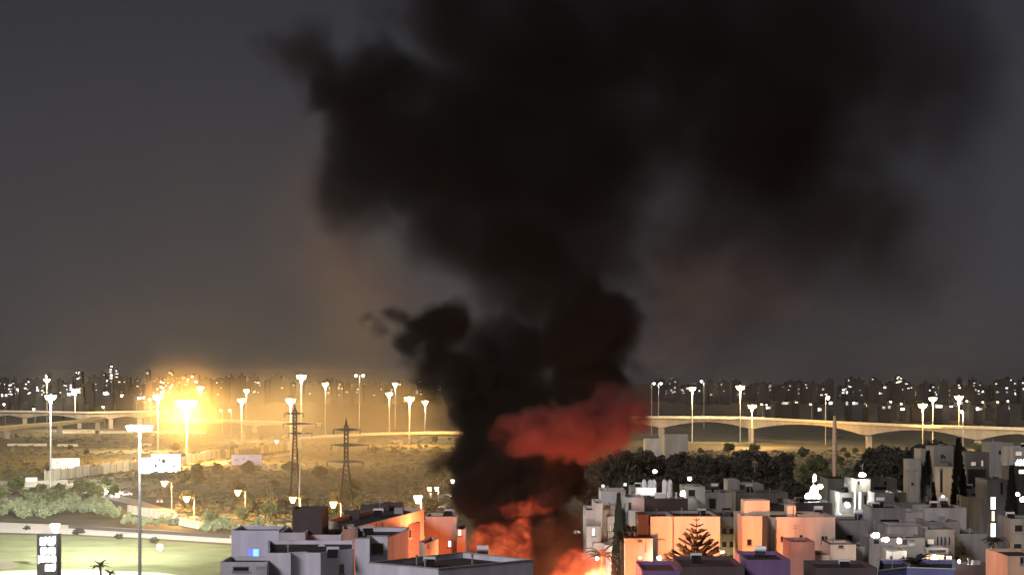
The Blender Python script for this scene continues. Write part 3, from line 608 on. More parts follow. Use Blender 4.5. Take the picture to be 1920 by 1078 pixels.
building('orange fire-lit flats with a stair tower and box on top', [
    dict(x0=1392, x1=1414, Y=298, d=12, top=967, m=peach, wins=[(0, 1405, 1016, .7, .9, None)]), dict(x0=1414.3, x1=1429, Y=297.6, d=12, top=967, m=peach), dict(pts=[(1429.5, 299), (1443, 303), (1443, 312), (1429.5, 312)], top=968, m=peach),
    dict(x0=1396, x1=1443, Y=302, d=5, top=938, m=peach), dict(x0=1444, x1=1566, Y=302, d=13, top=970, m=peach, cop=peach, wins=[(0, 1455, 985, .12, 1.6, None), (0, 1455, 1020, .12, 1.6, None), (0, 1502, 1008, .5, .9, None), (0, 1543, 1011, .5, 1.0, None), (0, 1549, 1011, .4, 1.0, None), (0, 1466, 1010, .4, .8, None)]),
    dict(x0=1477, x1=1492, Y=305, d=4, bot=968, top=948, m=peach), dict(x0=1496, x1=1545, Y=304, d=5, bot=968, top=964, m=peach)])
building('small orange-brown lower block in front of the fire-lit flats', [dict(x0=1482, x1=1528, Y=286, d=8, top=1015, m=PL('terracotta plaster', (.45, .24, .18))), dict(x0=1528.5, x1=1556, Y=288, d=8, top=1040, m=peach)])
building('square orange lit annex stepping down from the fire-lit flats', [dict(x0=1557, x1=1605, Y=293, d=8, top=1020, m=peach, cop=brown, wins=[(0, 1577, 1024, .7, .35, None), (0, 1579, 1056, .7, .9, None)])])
building('dim grey flats stepping down right of the orange flats', [dict(x0=1567, x1=1628, Y=310, d=9, top=975, m=stone, wins=[(0, 1592, 1009, 1.1, 1.1, None)]), dict(x0=1606, x1=1636, Y=300, d=9, top=1024, m=stone2, wins=[(0, 1626, 1053, .5, .8, None)])])
building('violet painted low roof block in front of the fire-lit flats', [dict(x0=1400, x1=1482, Y=232, d=12, top=1049, m=violet)])
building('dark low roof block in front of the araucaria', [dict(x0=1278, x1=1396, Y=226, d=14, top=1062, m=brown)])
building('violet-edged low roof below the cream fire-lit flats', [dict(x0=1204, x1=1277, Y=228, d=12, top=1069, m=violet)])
building('dark blue low roof with a pale edge at the yellow porch', [dict(pts=[(1646, 226), (1700, 230), (1790, 228), (1790, 240), (1646, 240)], top=1070, m=PL('blue grey paint', (.15, .15, .3)), cop=rail_m), dict(x0=1530, x1=1645, Y=232, d=10, top=1064, m=brown)])
building('tan lit building corner at the end of the stone flats', [dict(x0=1889, x1=1960, Y=262, d=12, top=1042, m=PL('tan plaster', (.55, .38, .24)), wins=[(0, 1916, 1050, .5, .9, None)])])
# --- white stepped flats
building('white stepped flats with terraces right of the smoke column', [
    dict(x0=1127, x1=1173, Y=345, d=9, top=920, m=white, cop=conc2), dict(x0=1098, x1=1120, Y=332, d=12, top=956, m=white), dict(x0=1115, x1=1130, Y=331, d=12, top=943, m=white), dict(x0=1130.5, x1=1158, Y=333, d=10, top=956, m=white, wins=[(0, 1139, 950, 1.0, .6, None)]),
    dict(x0=1144, x1=1160, Y=335, d=10, top=947, m=white), dict(x0=1100, x1=1126, Y=328, d=4, top=986, m=white, wins=[(0, 1113, 997, .5, 1.2, W_COOL)]), dict(x0=1112, x1=1134, Y=326, d=7, top=1018, m=white), dict(x0=1139, x1=1158, Y=330, d=4, top=968, m=white, wins=[(0, 1145, 990, .35, 1.3, W_DIM)]), dict(x0=1134.5, x1=1170, Y=322, d=7, top=1022, m=white), dict(x0=1088, x1=1111.5, Y=323, d=5, top=1040, m=white)])
building('narrow white house with a slit window behind the fire-lit flats', [dict(x0=1173, x1=1208, Y=338, d=9, top=932, m=white, wins=[(0, 1181, 948, .5, 1.1, None)]), dict(x0=1178, x1=1198, Y=335, d=2.5, top=957, m=white)])
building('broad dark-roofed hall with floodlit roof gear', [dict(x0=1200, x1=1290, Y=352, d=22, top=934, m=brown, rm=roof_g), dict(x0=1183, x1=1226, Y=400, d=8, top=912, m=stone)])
building('small grey house with a square dark window behind the hall', [dict(x0=1282, x1=1322, Y=362, d=9, top=912, m=stone2, wins=[(0, 1297, 924, 1.2, 1.2, None)]), dict(x0=1284, x1=1306, Y=359, d=3, top=935, m=stone2)])
building('grey flats with a framed recess behind the fire-lit roof', [dict(x0=1321, x1=1372, Y=366, d=10, top=923, m=stone2, wins=[(0, 1336, 944, 1.2, 1.8, None), (0, 1362, 954, 1.6, .5, None)])])
building('long grey flats with a taller corner behind the orange stair box', [dict(x0=1365, x1=1387, Y=392, d=8, top=900, m=stone2), dict(x0=1387.5, x1=1432, Y=394, d=9, top=908, m=stone2), dict(x0=1380, x1=1478, Y=376, d=10, top=923, m=stone, wins=grid(0, (1400, 1430, 1462), (938,), 1.1, 1.0))])
building('dark flat-roofed block under the floodlight glare', [dict(x0=1444, x1=1470, Y=330, d=6, top=947, m=brown), dict(x0=1488, x1=1560, Y=335, d=12, top=942, m=stone)])
# --- stone flats on the right
building('stone flats with a lit round lamp and a slit stairwell', [
    dict(x0=1573, x1=1622, Y=352, d=10, top=924, m=stone2, cop=stone, wins=[(0, 1588, 917 + 20, 1.7, .9, None)]), dict(x0=1552, x1=1604, Y=368, d=9, top=897, m=stone), dict(x0=1604.5, x1=1632, Y=350, d=12, top=898, m=stone2, wins=[(0, 1610, 905, .5, .7, None), (0, 1605 + 12, 945, .4, .8, None)]), dict(x0=1632.5, x1=1682, Y=362, d=9, top=897, m=stone2, wins=[(0, 1660, 906, .5, .8, None), (0, 1650, 915, 2.2, .6, None)]),
    dict(x0=1615, x1=1634, Y=347, d=3, top=922, m=stone2, wins=[(0, 1622, 945, .5, 3.0, None)]), dict(x0=1577, x1=1614, Y=345, d=4, top=964, m=stone2)])
building('pale stone terrace row behind the long flat parapet', [dict(x0=1640, x1=1676, Y=340, d=7, top=924, m=stone2), dict(x0=1676.5, x1=1700, Y=342, d=7, top=923, m=stone), dict(x0=1634, x1=1735, Y=334, d=4, top=944, m=stone, par=.3)])
building('long flat stone parapet block between the cypresses and the porch', [dict(x0=1636, x1=1698, Y=318, d=10, top=952, m=stone, wins=[(0, 1668, 978, 2.8, .9, None)]), dict(x0=1698.5, x1=1732, Y=316, d=9, top=960, m=stone2), dict(x0=1732.5, x1=1812, Y=315, d=9, top=952, m=stone2), dict(x0=1664, x1=1740, Y=304, d=8, top=986, m=stone2, cop=stone), dict(x0=1740.5, x1=1800, Y=307, d=9, top=978, m=stone)])
building('stone flats with shuttered balcony above the bright yellow porch', [dict(x0=1630, x1=1735, Y=296, d=8, top=1008, m=stone, wins=[(0, 1643, 1005 + 10, .9, .7, None), (0, 1697, 1016, .8, .9, None), (0, 1710, 1016, .8, .9, None)]), dict(x0=1662, x1=1700, Y=290, d=6, top=1032, m=stone2, wins=[(0, 1671, 1048, .4, 1.0, None), (0, 1694, 1048, .4, 1.0, None)]),
    dict(x0=1735.5, x1=1790, Y=298, d=8, top=992, m=stone, wins=[(0, 1745, 1015, 1.0, .8, W_DIM)] + grid(0, (1758, 1765, 1772, 1780), (1014,), .35, 1.3)), dict(x0=1737, x1=1778, Y=294, d=3.5, top=1026, m=stone2, wins=[(0, 1757, 1033, 2.4, .5, None)]), dict(x0=1790.5, x1=1850, Y=306, d=9, top=1000, m=stone), dict(x0=1700, x1=1870, Y=287, d=5, top=1058, m=brown)])
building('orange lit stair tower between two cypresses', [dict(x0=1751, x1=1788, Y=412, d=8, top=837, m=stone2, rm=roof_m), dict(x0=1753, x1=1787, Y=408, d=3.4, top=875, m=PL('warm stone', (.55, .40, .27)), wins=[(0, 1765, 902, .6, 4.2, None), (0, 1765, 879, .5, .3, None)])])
building('narrow stone house left of the first cypress', [dict(x0=1708, x1=1727, Y=418, d=8, top=862, m=stone2), dict(x0=1728, x1=1742, Y=422, d=8, top=842, m=stone2), dict(x0=1705, x1=1724, Y=410, d=5, top=883, m=stone2, wins=[(0, 1711, 907, .6, .6, None)])])
building('large dim stone flats behind the glowing stairwell', [dict(x0=1808, x1=1855, Y=405, d=9, top=848, m=stone, wins=[]), dict(x0=1812, x1=1850, Y=398, d=6, top=875, m=stone, wins=[(0, 1832, 897, 3.4, 3.6, None)]), dict(x0=1815, x1=1850, Y=388, d=8, top=917, m=stone, wins=[(0, 1829, 927 + 1, 1.6, .7, None)]), dict(x0=1816, x1=1838, Y=372, d=10, top=932, m=stone2)])
building('tan stone stair tower with a tall glowing stairwell window', [dict(x0=1851, x1=1890, Y=352, d=9, top=899, m=stone2, wins=[(0, 1862, 943, .9, 2.1, W_WHITE), (0, 1862, 967, .6, 1.7, W_WARM), (0, 1862, 993, .9, 2.3, W_WHITE), (0, 1878, 915, .5, 2.0, None)]), dict(x0=1838.5, x1=1850.5, Y=355, d=9, top=935, m=stone2)])
building('grey house end with a dark gable right of the broad cypress', [dict(x0=1900, x1=1960, Y=380, d=9, top=876, m=stone2, wins=[(0, 1915, 868 + 16, 1.0, .8, W_WHITE)]), dict(x0=1895, x1=1950, Y=300, d=8, top=972, m=stone, wins=[(0, 1910, 990, 1.2, 1.0, None), (0, 1908, 1025, 1.2, 1.0, None)])])
building('dim flats under the right end of the road bridge', [dict(x0=1860, x1=1900, Y=470, d=10, top=830, m=stone), dict(x0=1898, x1=1960, Y=450, d=10, top=838, m=stone2, wins=[(0, 1910, 850, 1.4, 1.0, W_DIM)])])
# low sheds in front of the bridge and beyond
for lab, x0, x1, top, Y, m in (('pale long shed at the edge of the dark wood', 1246, 1290, 815, 1010, conc), ('low brown shed roof among the trees before the bridge', 1392, 1430, 846, 900, brown), ('flat white store beside the wood', 1210, 1244, 823, 1040, conc2)):
    building(lab, [dict(x0=x0, x1=x1, Y=Y, d=14, top=top, m=m)], name='shed', cat='shed')

# --- lit windows and lamps fixed to houses
def wall_lamp(label, px, py, Y, r, col, st, power=0, name='wall_lamp', lx=1.0):
    p = at(px, py, Y); t = thing(name, label, 'lamp', tuple(p))
    n = 10; b = MB(); vs = []; r0 = r
    for i in range(1, 6):
        for k in range(n): th = math.pi * i / 6; a = 6.2832 * k / n; r = r0 * R.uniform(.55, 1.0); vs.append((r * lx * math.sin(th) * math.cos(a), r * math.sin(th) * math.sin(a), r * math.cos(th)))
    fs = [(i * n + k, i * n + (k + 1) % n, (i + 1) * n + (k + 1) % n, (i + 1) * n + k) for i in range(4) for k in range(n)] + [tuple(range(n))[::-1], tuple(range(4 * n, 5 * n))]
    part('globe', b.add(vs, fs), glow('globe %s %d' % (str(col), st), col, st), t)
    r = r0; part('bracket', MB().box((-.05, r * .8, -.05), (.05, r + .6, .05)), dark_steel, t)
    if power: point(t, (0, -r - .3, 0), col, power, r)
    return t
wall_lamp('round white lamp on the stone flats wall', 1589, 946, 344.2, .55, WHITE, 6, 300)
wall_lamp('white lamp on a pole behind the stone flats', 1616, 890, 349.2, .45, WHITE, 8, 900, lx=1.6)
wall_lamp('small white lamp above the dark hall roof', 1293, 897, 420, .5, COOL, 6, 400)
wall_lamp('round white lamp at the side of the small grey house', 1280, 925, 357.5, .6, WHITE, 5, 300)
wall_lamp('small lamp on the shadowed brown wing', 1355, 1036, 311, .4, WARM, 6, 200)
wall_lamp('dim globe lamp at the stair tower foot', 1386, 1037, 310.6, .3, WARM, 1.5)
wall_lamp('white light strip beside the smoke at the stepped flats', 1081, 997, 322, .3, WHITE, 8, 250, lx=2.2)
wall_lamp('small white globe at the stepped flats roof', 1131, 911, 344, .35, WHITE, .8)
wall_lamp('white globe standing by the floodlit hall roof', 1172, 908, 360, .35, WHITE, .6)
for px, py, r, l, lab in ((1642, 1003, .45, 1.5, 'bright white lamp, first of three on the stone flats terrace'), (1661, 1011, .4, 1.6, 'bright white lamp, middle of three on the stone flats terrace'), (1686, 1013, .45, .8, 'tall bright lamp beside two others on the stone flats terrace')): wall_lamp(lab, px, py, 289.0, r, WHITE, 9, 250, lx=l)
wall_lamp('glaring white porch lamp over the bright yellow porch', 1752, 1046, 289.0, .5, WHITE, 12, 2200)
building('bright yellow lit porch with a pillared front', [dict(x0=1738, x1=1770, Y=291, d=2, top=1040, m=PL('yellow porch paint', (.7, .5, .25)), wins=[(0, 1758, 1054, .35, .5, None)]), dict(x0=1775, x1=1785, Y=291, d=2, top=1042, m=cream), dict(x0=1722, x1=1736, Y=292, d=2, top=1046, m=cream)], name='porch', cat='porch')
wall_lamp('small oval lamp right of the bright yellow porch', 1798, 1052, 286.4, .35, WHITE, 3, 60, lx=.7)
wall_lamp('white lamp at the foot of the orange stair tower', 1768, 932, 403, .5, WHITE, 4, 900, lx=.8)
wall_lamp('white lamp glinting in the broad cypress', 1908, 926, 324, .35, WHITE, 8, 200)
wall_lamp('second white lamp glinting in the broad cypress', 1917, 936, 324, .5, WHITE, 8, 300)
wall_lamp('bright roadside lamp at the right end under the bridge', 1914, 868, 392, .8, WHITE, 8, 600, lx=1.6)
wall_lamp('hidden garden lamp lighting the palm by the stairwell', 1858, 1030, 297, .25, WARM, 4, 500)
wall_lamp('courtyard lamp lighting the white stepped flats', 1120, 1046, 312, .3, (.86, 1, .82), 8, 9000)
wall_lamp('warm glow lamp at the low front of the cream flats', 1236, 1046, 293.6, .4, WHITE, 6, 250)
# floodlight
p = at(1526, 920, 352); t = thing('floodlight', 'huge glaring white floodlight cluster above the orange flats', 'floodlight', (p.x, p.y, 0))
part('pole', MB().tube([(0, .6, 0), (0, .6, p.z + 2)], [.16, .1], 6), steel, t)
fl = glow('floodlight lens', (.95, 1, .95), 14)
for dx, dz, w, h in ((0, -.2, .95, 1.9), (-.95, -.9, .75, 1.0), (.95, .7, .7, .65), (.1, 2.1, .38, 1.0), (.75, -1.0, .5, .7)):
    def disc(sx, sz, y0, y1, dx=dx, dz=dz): return MB().tube([(0, y0, 0), (0, (y0 + y1) / 2, 0), (0, y1, 0)], [.7, 1, .8], 14), (sx, 1, sz)
    b_, sc_ = disc(w * .5, h * .5, -.1, .35); hd = part('lamp_head', b_, steel, t, (dx, 0, p.z + dz)); hd.scale = sc_
    b_, sc_ = disc(1.35, 1.2, -.34, -.104); ln_ = part('lens', b_, fl, hd); ln_.scale = sc_
point(t, (0, -.8, p.z), COOL, 9000, .8)
# floodlit roof gear on the hall
lp = at(1240, 886, 371); wall_lamp('flood lamp above the white roof gear on the dark hall', 1228, 884, 356, .4, WHITE, 10, 1500)
bw = mat('bright white enamel', (.85, .85, .85), .4, 2, .05)
zr = zat(934, 352) - .7
t = thing('roof_tank', 'long white rooftop tank bathed in floodlight on the dark hall', 'tank', (X(1212, 358), 358, zr))
part('tank', MB().box((-1.7, -.8, .9), (1.5, .8, 2.1)), bw, t)
for sx in (-1.5, 1.3): part('leg', MB().box((sx - .1, -.6, 0), (sx + .1, .6, .9)), steel, t)
t = thing('roof_tank', 'smaller white rooftop trough beside the long white tank', 'tank', (X(1238, 356), 356, zr)); part('trough', MB().prism([(-.9, -.5), (.9, -.5), (.7, .5), (-.7, .5)], .1, 1.3), bw, t); part('rim', MB().box((-1, -.6, 1.304), (1, .6, 1.4)), bw, t)
for i, px in enumerate((1208, 1219, 1226, 1246, 1256)):
    t = thing('water_drum', 'upright white rooftop drum in floodlight on the dark hall', 'drum', (X(px, 366), 366, zr), 'white drums on the hall roof')
    part('body', MB().tube([(0, 0, 0), (0, 0, 2.6), (0, 0, 3.0)], [.42, .42, .25], 10), bw, t); part('lid', MB().tube([(0, 0, 3.004), (0, 0, 3.15)], [.2, .15], 8), steel, t)

# --- roof clutter
def solar(px, py, Y, label, group=None):
    p = at(px, py, Y); t = thing('solar_heater', label, 'water heater', (p.x, Y, p.z), group, R.uniform(-.3, .3))
    part('tank', MB().tube([(-.6, .35, 1.25), (.6, .35, 1.25)], .3, 10), bw, t); part('panel', MB().add([(-.55, -.9, .1), (.55, -.9, .1), (.55, .3, .95), (-.55, .3, .95), (-.55, -.9, .02), (.55, -.9, .02), (.55, .3, .87), (-.55, .3, .87)], [(0, 1, 2, 3), (7, 6, 5, 4), (0, 4, 5, 1), (1, 5, 6, 2), (2, 6, 7, 3), (3, 7, 4, 0)]), glass, t)
    for sx in (-.5, .5): part('leg', MB().bar((sx, .35, 0), (sx, .35, 1.0), .04), steel, t)
for i, (px, py, Y) in enumerate(((905, 1050, 231), (1535, 969, 311), (1340, 923, 372), (1405, 923, 382), (1650, 952, 324), (1770, 952, 321), (1590, 924, 358), (1610, 976, 316), (1425, 1050, 240))):
    solar(px, py, Y, 'solar water heater with white tank on ' + ('the long near block', 'the orange fire-lit flats', 'the framed recess flats', 'the long grey flats', 'the flat stone parapet block, hall side', 'the flat stone parapet block, stairwell side', 'the slit stairwell flats', 'the dim grey flats', 'the violet roof block')[i], 'solar water heaters on the flat roofs')
for px, py, Y in ((690, 966, 275), (716, 962, 278), (742, 958, 280), (660, 970, 262)):
    p = at(px, py, Y); t = thing('roof_unit', 'dark rooftop air unit on the long dark roof behind the orange wall', 'air unit', (p.x, Y, zat(990, 239) - .7), 'air units on the long dark roof')
    part('casing', MB().box((-.9, -.5, .1), (.9, .5, 1.3)), dark_steel, t); part('fan', MB().tube([(0, 0, 1.304), (0, 0, 1.42)], .38, 10), steel, t)
    for sx in (-.7, .7): part('foot', MB().box((sx - .08, -.45, 0), (sx + .08, .45, .1)), steel, t)
# white railing on the low terrace
t = thing('railing', 'white terrace railing on the low pale grey block', 'railing', (X(468, 211), 211, zat(1053, 212)))
for k in range(9): part('baluster', MB().box((k * .2 - .015, -.02, -1.6), (k * .2 + .015, .02, -.06)), rail_m, t)
part('top_rail', MB().box((-.08, -.05, -.058), (1.72, .05, .02)), rail_m, t)
# blue screen
p = at(475, 1037, 234); t = thing('screen', 'small glowing blue screen on the roof edge of the low terrace', 'screen', tuple(p))
k = 234 / F
part('left_lamp', MB().box((-10 * k, -.1, -8 * k), (-1 * k, .1, 8 * k)), glow('deep blue light', (.01, .03, 1), 1.3), t); part('right_lamp', MB().box((0, -.12, -8 * k), (10 * k, .1, 8 * k)), glow('cyan light', (.12, .5, 1), 1.5), t)
part('stand', MB().box((-3 * k, -.08, -1.2), (3 * k, .08, -8.05 * k)), dark_steel, t); point(t, (0, -.6, 0), (.1, .2, 1), 8, .2)
wall_lamp('small white lamp on the parapet beside the blue screen', 528, 1032, 230, .16, WHITE, 5, 20)
t = thing('satellite_dish', 'pale satellite dish lying on the dark near roof', 'dish', tuple(at(603, 1030, 228))); part('bowl', MB().tube([(0, 0, 0), (0, -.1, .1), (0, -.25, .2)], [.08, .3, .45], 12), rail_m, t); part('stem', MB().bar((0, 0, -.5), (0, 0, 0), .05), steel, t)

# ------------------------------------------------------------------ cars on the slip road
def car(label, p, rz, m, head=True, group=None):
    t = thing('car', label, 'car', p, group, rz)
    prof = [(-2.1, .35), (2.1, .35), (2.15, .75), (1.25, .9), (.6, 1.42), (-1.1, 1.45), (-1.75, .95), (-2.15, .85)]
    n = len(prof); b = MB(); b.add([(x, -.85, z) for x, z in prof] + [(x, .85, z) for x, z in prof], [tuple(range(n)), tuple(range(2 * n - 1, n - 1, -1))] + [(i, n + i, n + (i + 1) % n, (i + 1) % n) for i in range(n)]); part('body', b, m, t)
    for sx in (-1.35, 1.35):
        for sy in (-.87, .87): part('wheel', MB().tube([(sx, sy - .1, .33), (sx, sy + .1, .33)], .33, 12), ink, t)
    for sy in (-.6, .6):
        part('headlight', MB().box((2.16, sy - .22, .6), (2.22, sy + .22, .85)), glow('headlight', (1, .97, .9), 30), t)
        part('taillight', MB().box((-2.24, sy - .22, .7), (-2.18, sy + .22, .9)), glow('taillight', (1, .04, .02), 14), t)
    for sy in (-.856, .856): part('side_window', MB().add([(-1.0, sy, .98), (1.0, sy, .98), (.5, sy, 1.36), (-.95, sy, 1.36)], [(0, 1, 2, 3)] if sy < 0 else [(3, 2, 1, 0)]), glass, t)
    if head: point(t, (2.6, 0, .8), WHITE, 4000, .3)
    return t
def road_at(px, py): q = gnd(px, py); q.z = .03; return q
car('white car with headlights blazing on the slip road', road_at(212, 925), math.radians(205), bw); car('pale car with bright headlights following on the slip road', road_at(234, 930), math.radians(205), rail_m)
car('car showing red tail lights at the bend of the slip road', road_at(152, 916), math.radians(95), mat('dark red paint', (.2, .03, .03), .3, 2, .05), False); car('dark car showing red tail lights below the billboard', road_at(299, 944), math.radians(100), mat('dark paint', (.05, .05, .06), .3, 2, .05), False)

# ------------------------------------------------------------------ far city
cw = [mat('far dark facade', (.012, .011, .012), .9, .05, .2), mat('far grey facade', (.018, .017, .018), .9, .05, .2), mat('far lilac facade', (.025, .023, .025), .9, .05, .2)]
CG = [glow('city light white', (1, .96, .9), 2.4), glow('city light warm', (1, .78, .5), 1.4), glow('city light cool', (.8, .88, 1), 1.6), glow('city light faint', (1, .85, .7), .35)]
cr = random.Random(21)
CWM = {}
def city(px, ytop, wpx, Y, nwin, label, group, bright=.6, ybot=None):
    k = Y / F; p = at(px, ytop, Y); h = p.z; w = wpx * k; d = min(30, w * 1.2)
    b = MB().prism([(-w / 2, 0), (w / 2, 0), (w / 2, d), (-w / 2, d)], 0, h)
    o = obj('city_block', b.mesh('city_block', cr.choice(cw)), None, (p.x, Y, 0)); tag(o, label, 'building', group)
    part('roof_hut', MB().box((-w * .15, d * .3, h + .01), (w * .15, d * .6, h + 3)), cw[0], o)
    zb = zat(ybot or 742, Y); zb = max(2, min(zb, h - 4 * k))
    for i in range(nwin):
        m_ = cr.choice(CG[:3]) if cr.random() < bright else CG[3]
        ww, hh = cr.choice((2, 3, 4)), cr.choice((1.6, 2.4, 3.2)); key = (ww, hh, m_.name)
        if key not in CWM: CWM[key] = MB().box((-ww * k / 2, -.3, 0), (ww * k / 2, -.02, hh * k)).mesh('window', m_)
        obj('window', CWM[key], o, (cr.uniform(-.42, .42) * max(w - ww * k, .1), 0, cr.uniform(zb, h - hh * k - .5)))
def cluster(x0, x1, t0, t1, nb, Y0_, Y1_, nw, label, group, bright):
    for i in range(nb):
        px = x0 + (x1 - x0) * (i + cr.uniform(.1, .9)) / nb; tp, wd_ = cr.uniform(t0, t1), cr.uniform(8, 22)
        lab = '%s %s %s behind %s' % ('narrow' if wd_ < 13 else 'broad' if wd_ > 17 else 'plain', 'tall' if tp < t0 * .6 + t1 * .4 else 'low', label, lmk(px))
        city(px, tp, wd_, cr.uniform(Y0_, Y1_), (cr.randint(*nw) + (cr.random() < .3) * cr.randint(2, 5)) if cr.random() < .75 else 0, lab, group, bright)
cluster(-10, 330, 705, 727, 44, 3200, 4200, (2, 6), 'far city block with bright windows', 'lit far city blocks left', .75)
cluster(330, 520, 703, 718, 22, 3300, 4200, (1, 5), 'far city block with warm scattered windows', 'far city blocks beyond the yellow glow', .5)
cluster(520, 900, 707, 722, 24, 3400, 4200, (1, 3), 'hazy far city block, faint windows', 'hazy far city blocks', .15)
cluster(1220, 1580, 711, 728, 28, 3400, 4300, (1, 3), 'far city block with faint lights', 'far city blocks beyond the bridge', .25)
cluster(1580, 1930, 709, 727, 34, 3300, 4300, (2, 5), 'far city block with several lit windows', 'lit far city blocks right', .65)
city(208, 683, 9, 3600, 9, 'tallest far city tower with a white lit top', None, 1, 722); city(219, 692, 8, 3650, 6, 'slightly shorter far tower beside the tallest one', None, 1, 722); city(196, 700, 8, 3620, 3, 'low dark far tower left of the tallest one', None, .6, 722)
city(277, 692, 8, 3500, 2, 'isolated far tower with one round white light on top', None, 1, 702); city(320, 696, 9, 3500, 3, 'far tower with two stacked white lights', None, 1, 705); city(147, 696, 14, 3500, 5, 'wide far tower with a lit left edge', None, 1, 712); city(88, 699, 10, 3500, 4, 'far tower behind the tall light mast head', None, 1, 712)
city(1685, 705, 14, 3500, 6, 'taller far tower right of the monopole', None, .7, 722)
cluster(-10, 330, 733, 748, 14, 2100, 2500, (0, 2), 'dark building on the city edge', 'low buildings behind the viaducts', .8)
cluster(1400, 1930, 752, 768, 24, 1750, 2100, (0, 2), 'dim building along the far road', 'low buildings beyond the bridge', .4)

# ------------------------------------------------------------------ smoke, fire, haze
def volume(name, lo, hi, res, blobs, warp, m, erode=None, puff=()):
    v = bpy.data.volumes.new(name); o = bpy.data.objects.new(name, v); COL.objects.link(o); o['kind'] = 'stuff'
    g = bpy.data.node_groups.new(name, 'GeometryNodeTree')
    g.interface.new_socket('Geometry', in_out='INPUT', socket_type='NodeSocketGeometry'); g.interface.new_socket('Geometry', in_out='OUTPUT', socket_type='NodeSocketGeometry')
    N, L = g.nodes, g.links
    out = N.new('NodeGroupOutput'); vc = N.new('GeometryNodeVolumeCube'); sm = N.new('GeometryNodeSetMaterial'); sm.inputs['Material'].default_value = m
    L.new(vc.outputs[0], sm.inputs[0]); L.new(sm.outputs[0], out.inputs[0])
    vc.inputs['Min'].default_value = lo; vc.inputs['Max'].default_value = hi
    for k, r in zip(('Resolution X', 'Resolution Y', 'Resolution Z'), res): vc.inputs[k].default_value = r
    pos = N.new('GeometryNodeInputPosition').outputs[0]
    def nd(t, op, *a):
        n = N.new(t); n.operation = op
        for i, x in enumerate(a):
            if isinstance(x, (tuple, list, Vector, int, float)): n.inputs[i].default_value = x
            else: L.new(x, n.inputs[i])
        return n.outputs['Value'] if op in ('LENGTH', 'DOT_PRODUCT') else n.outputs[0]
    vm = lambda op, *a: nd('ShaderNodeVectorMath', op, *a)
    ma = lambda op, *a: nd('ShaderNodeMath', op, *a)
    p = pos
    for sc, amt in warp:
        nz = N.new('ShaderNodeTexNoise'); nz.inputs['Scale'].default_value = sc; nz.inputs['Detail'].default_value = 4
        L.new(p, nz.inputs['Vector']); p = vm('MULTIPLY_ADD', vm('SUBTRACT', nz.outputs['Color'], (.5, .5, .5)), (amt,) * 3, p)
    bump = None
    for sc, amt in puff:
        vo = N.new('ShaderNodeTexVoronoi'); vo.feature = 'F1'; vo.inputs['Scale'].default_value = sc; L.new(p, vo.inputs['Vector'])
        q = ma('MULTIPLY', ma('SUBTRACT', vo.outputs['Distance'], .5), amt); bump = q if bump is None else ma('ADD', bump, q)
    acc = None
    for c, r, dens, soft in blobs:
        l = vm('LENGTH', vm('DIVIDE', vm('SUBTRACT', p, tuple(c)), tuple(r)))
        if bump is not None: l = ma('ADD', l, ma('MULTIPLY', bump, 6.0 / max(3.0, min(r[0], r[2]))))
        mr = N.new('ShaderNodeMapRange'); mr.interpolation_type = 'SMOOTHSTEP'
        for i, x in enumerate((1.0, 1.0 - soft, 0.0, dens)): mr.inputs[i + 1].default_value = x
        L.new(l, mr.inputs[0]); acc = mr.outputs[0] if acc is None else ma('MAXIMUM', acc, mr.outputs[0])
    if erode:
        sc, lo_, hi_ = erode; nz = N.new('ShaderNodeTexNoise'); nz.inputs['Scale'].default_value = sc; nz.inputs['Detail'].default_value = 4; L.new(p, nz.inputs['Vector'])
        mr = N.new('ShaderNodeMapRange'); mr.inputs[1].default_value = lo_; mr.inputs[2].default_value = hi_; L.new(nz.outputs[0], mr.inputs[0]); acc = ma('MULTIPLY', acc, mr.outputs[0])
    L.new(acc, vc.inputs['Density'])
    md = o.modifiers.new('Field', 'NODES'); md.node_group = g; v.materials.append(m); return o
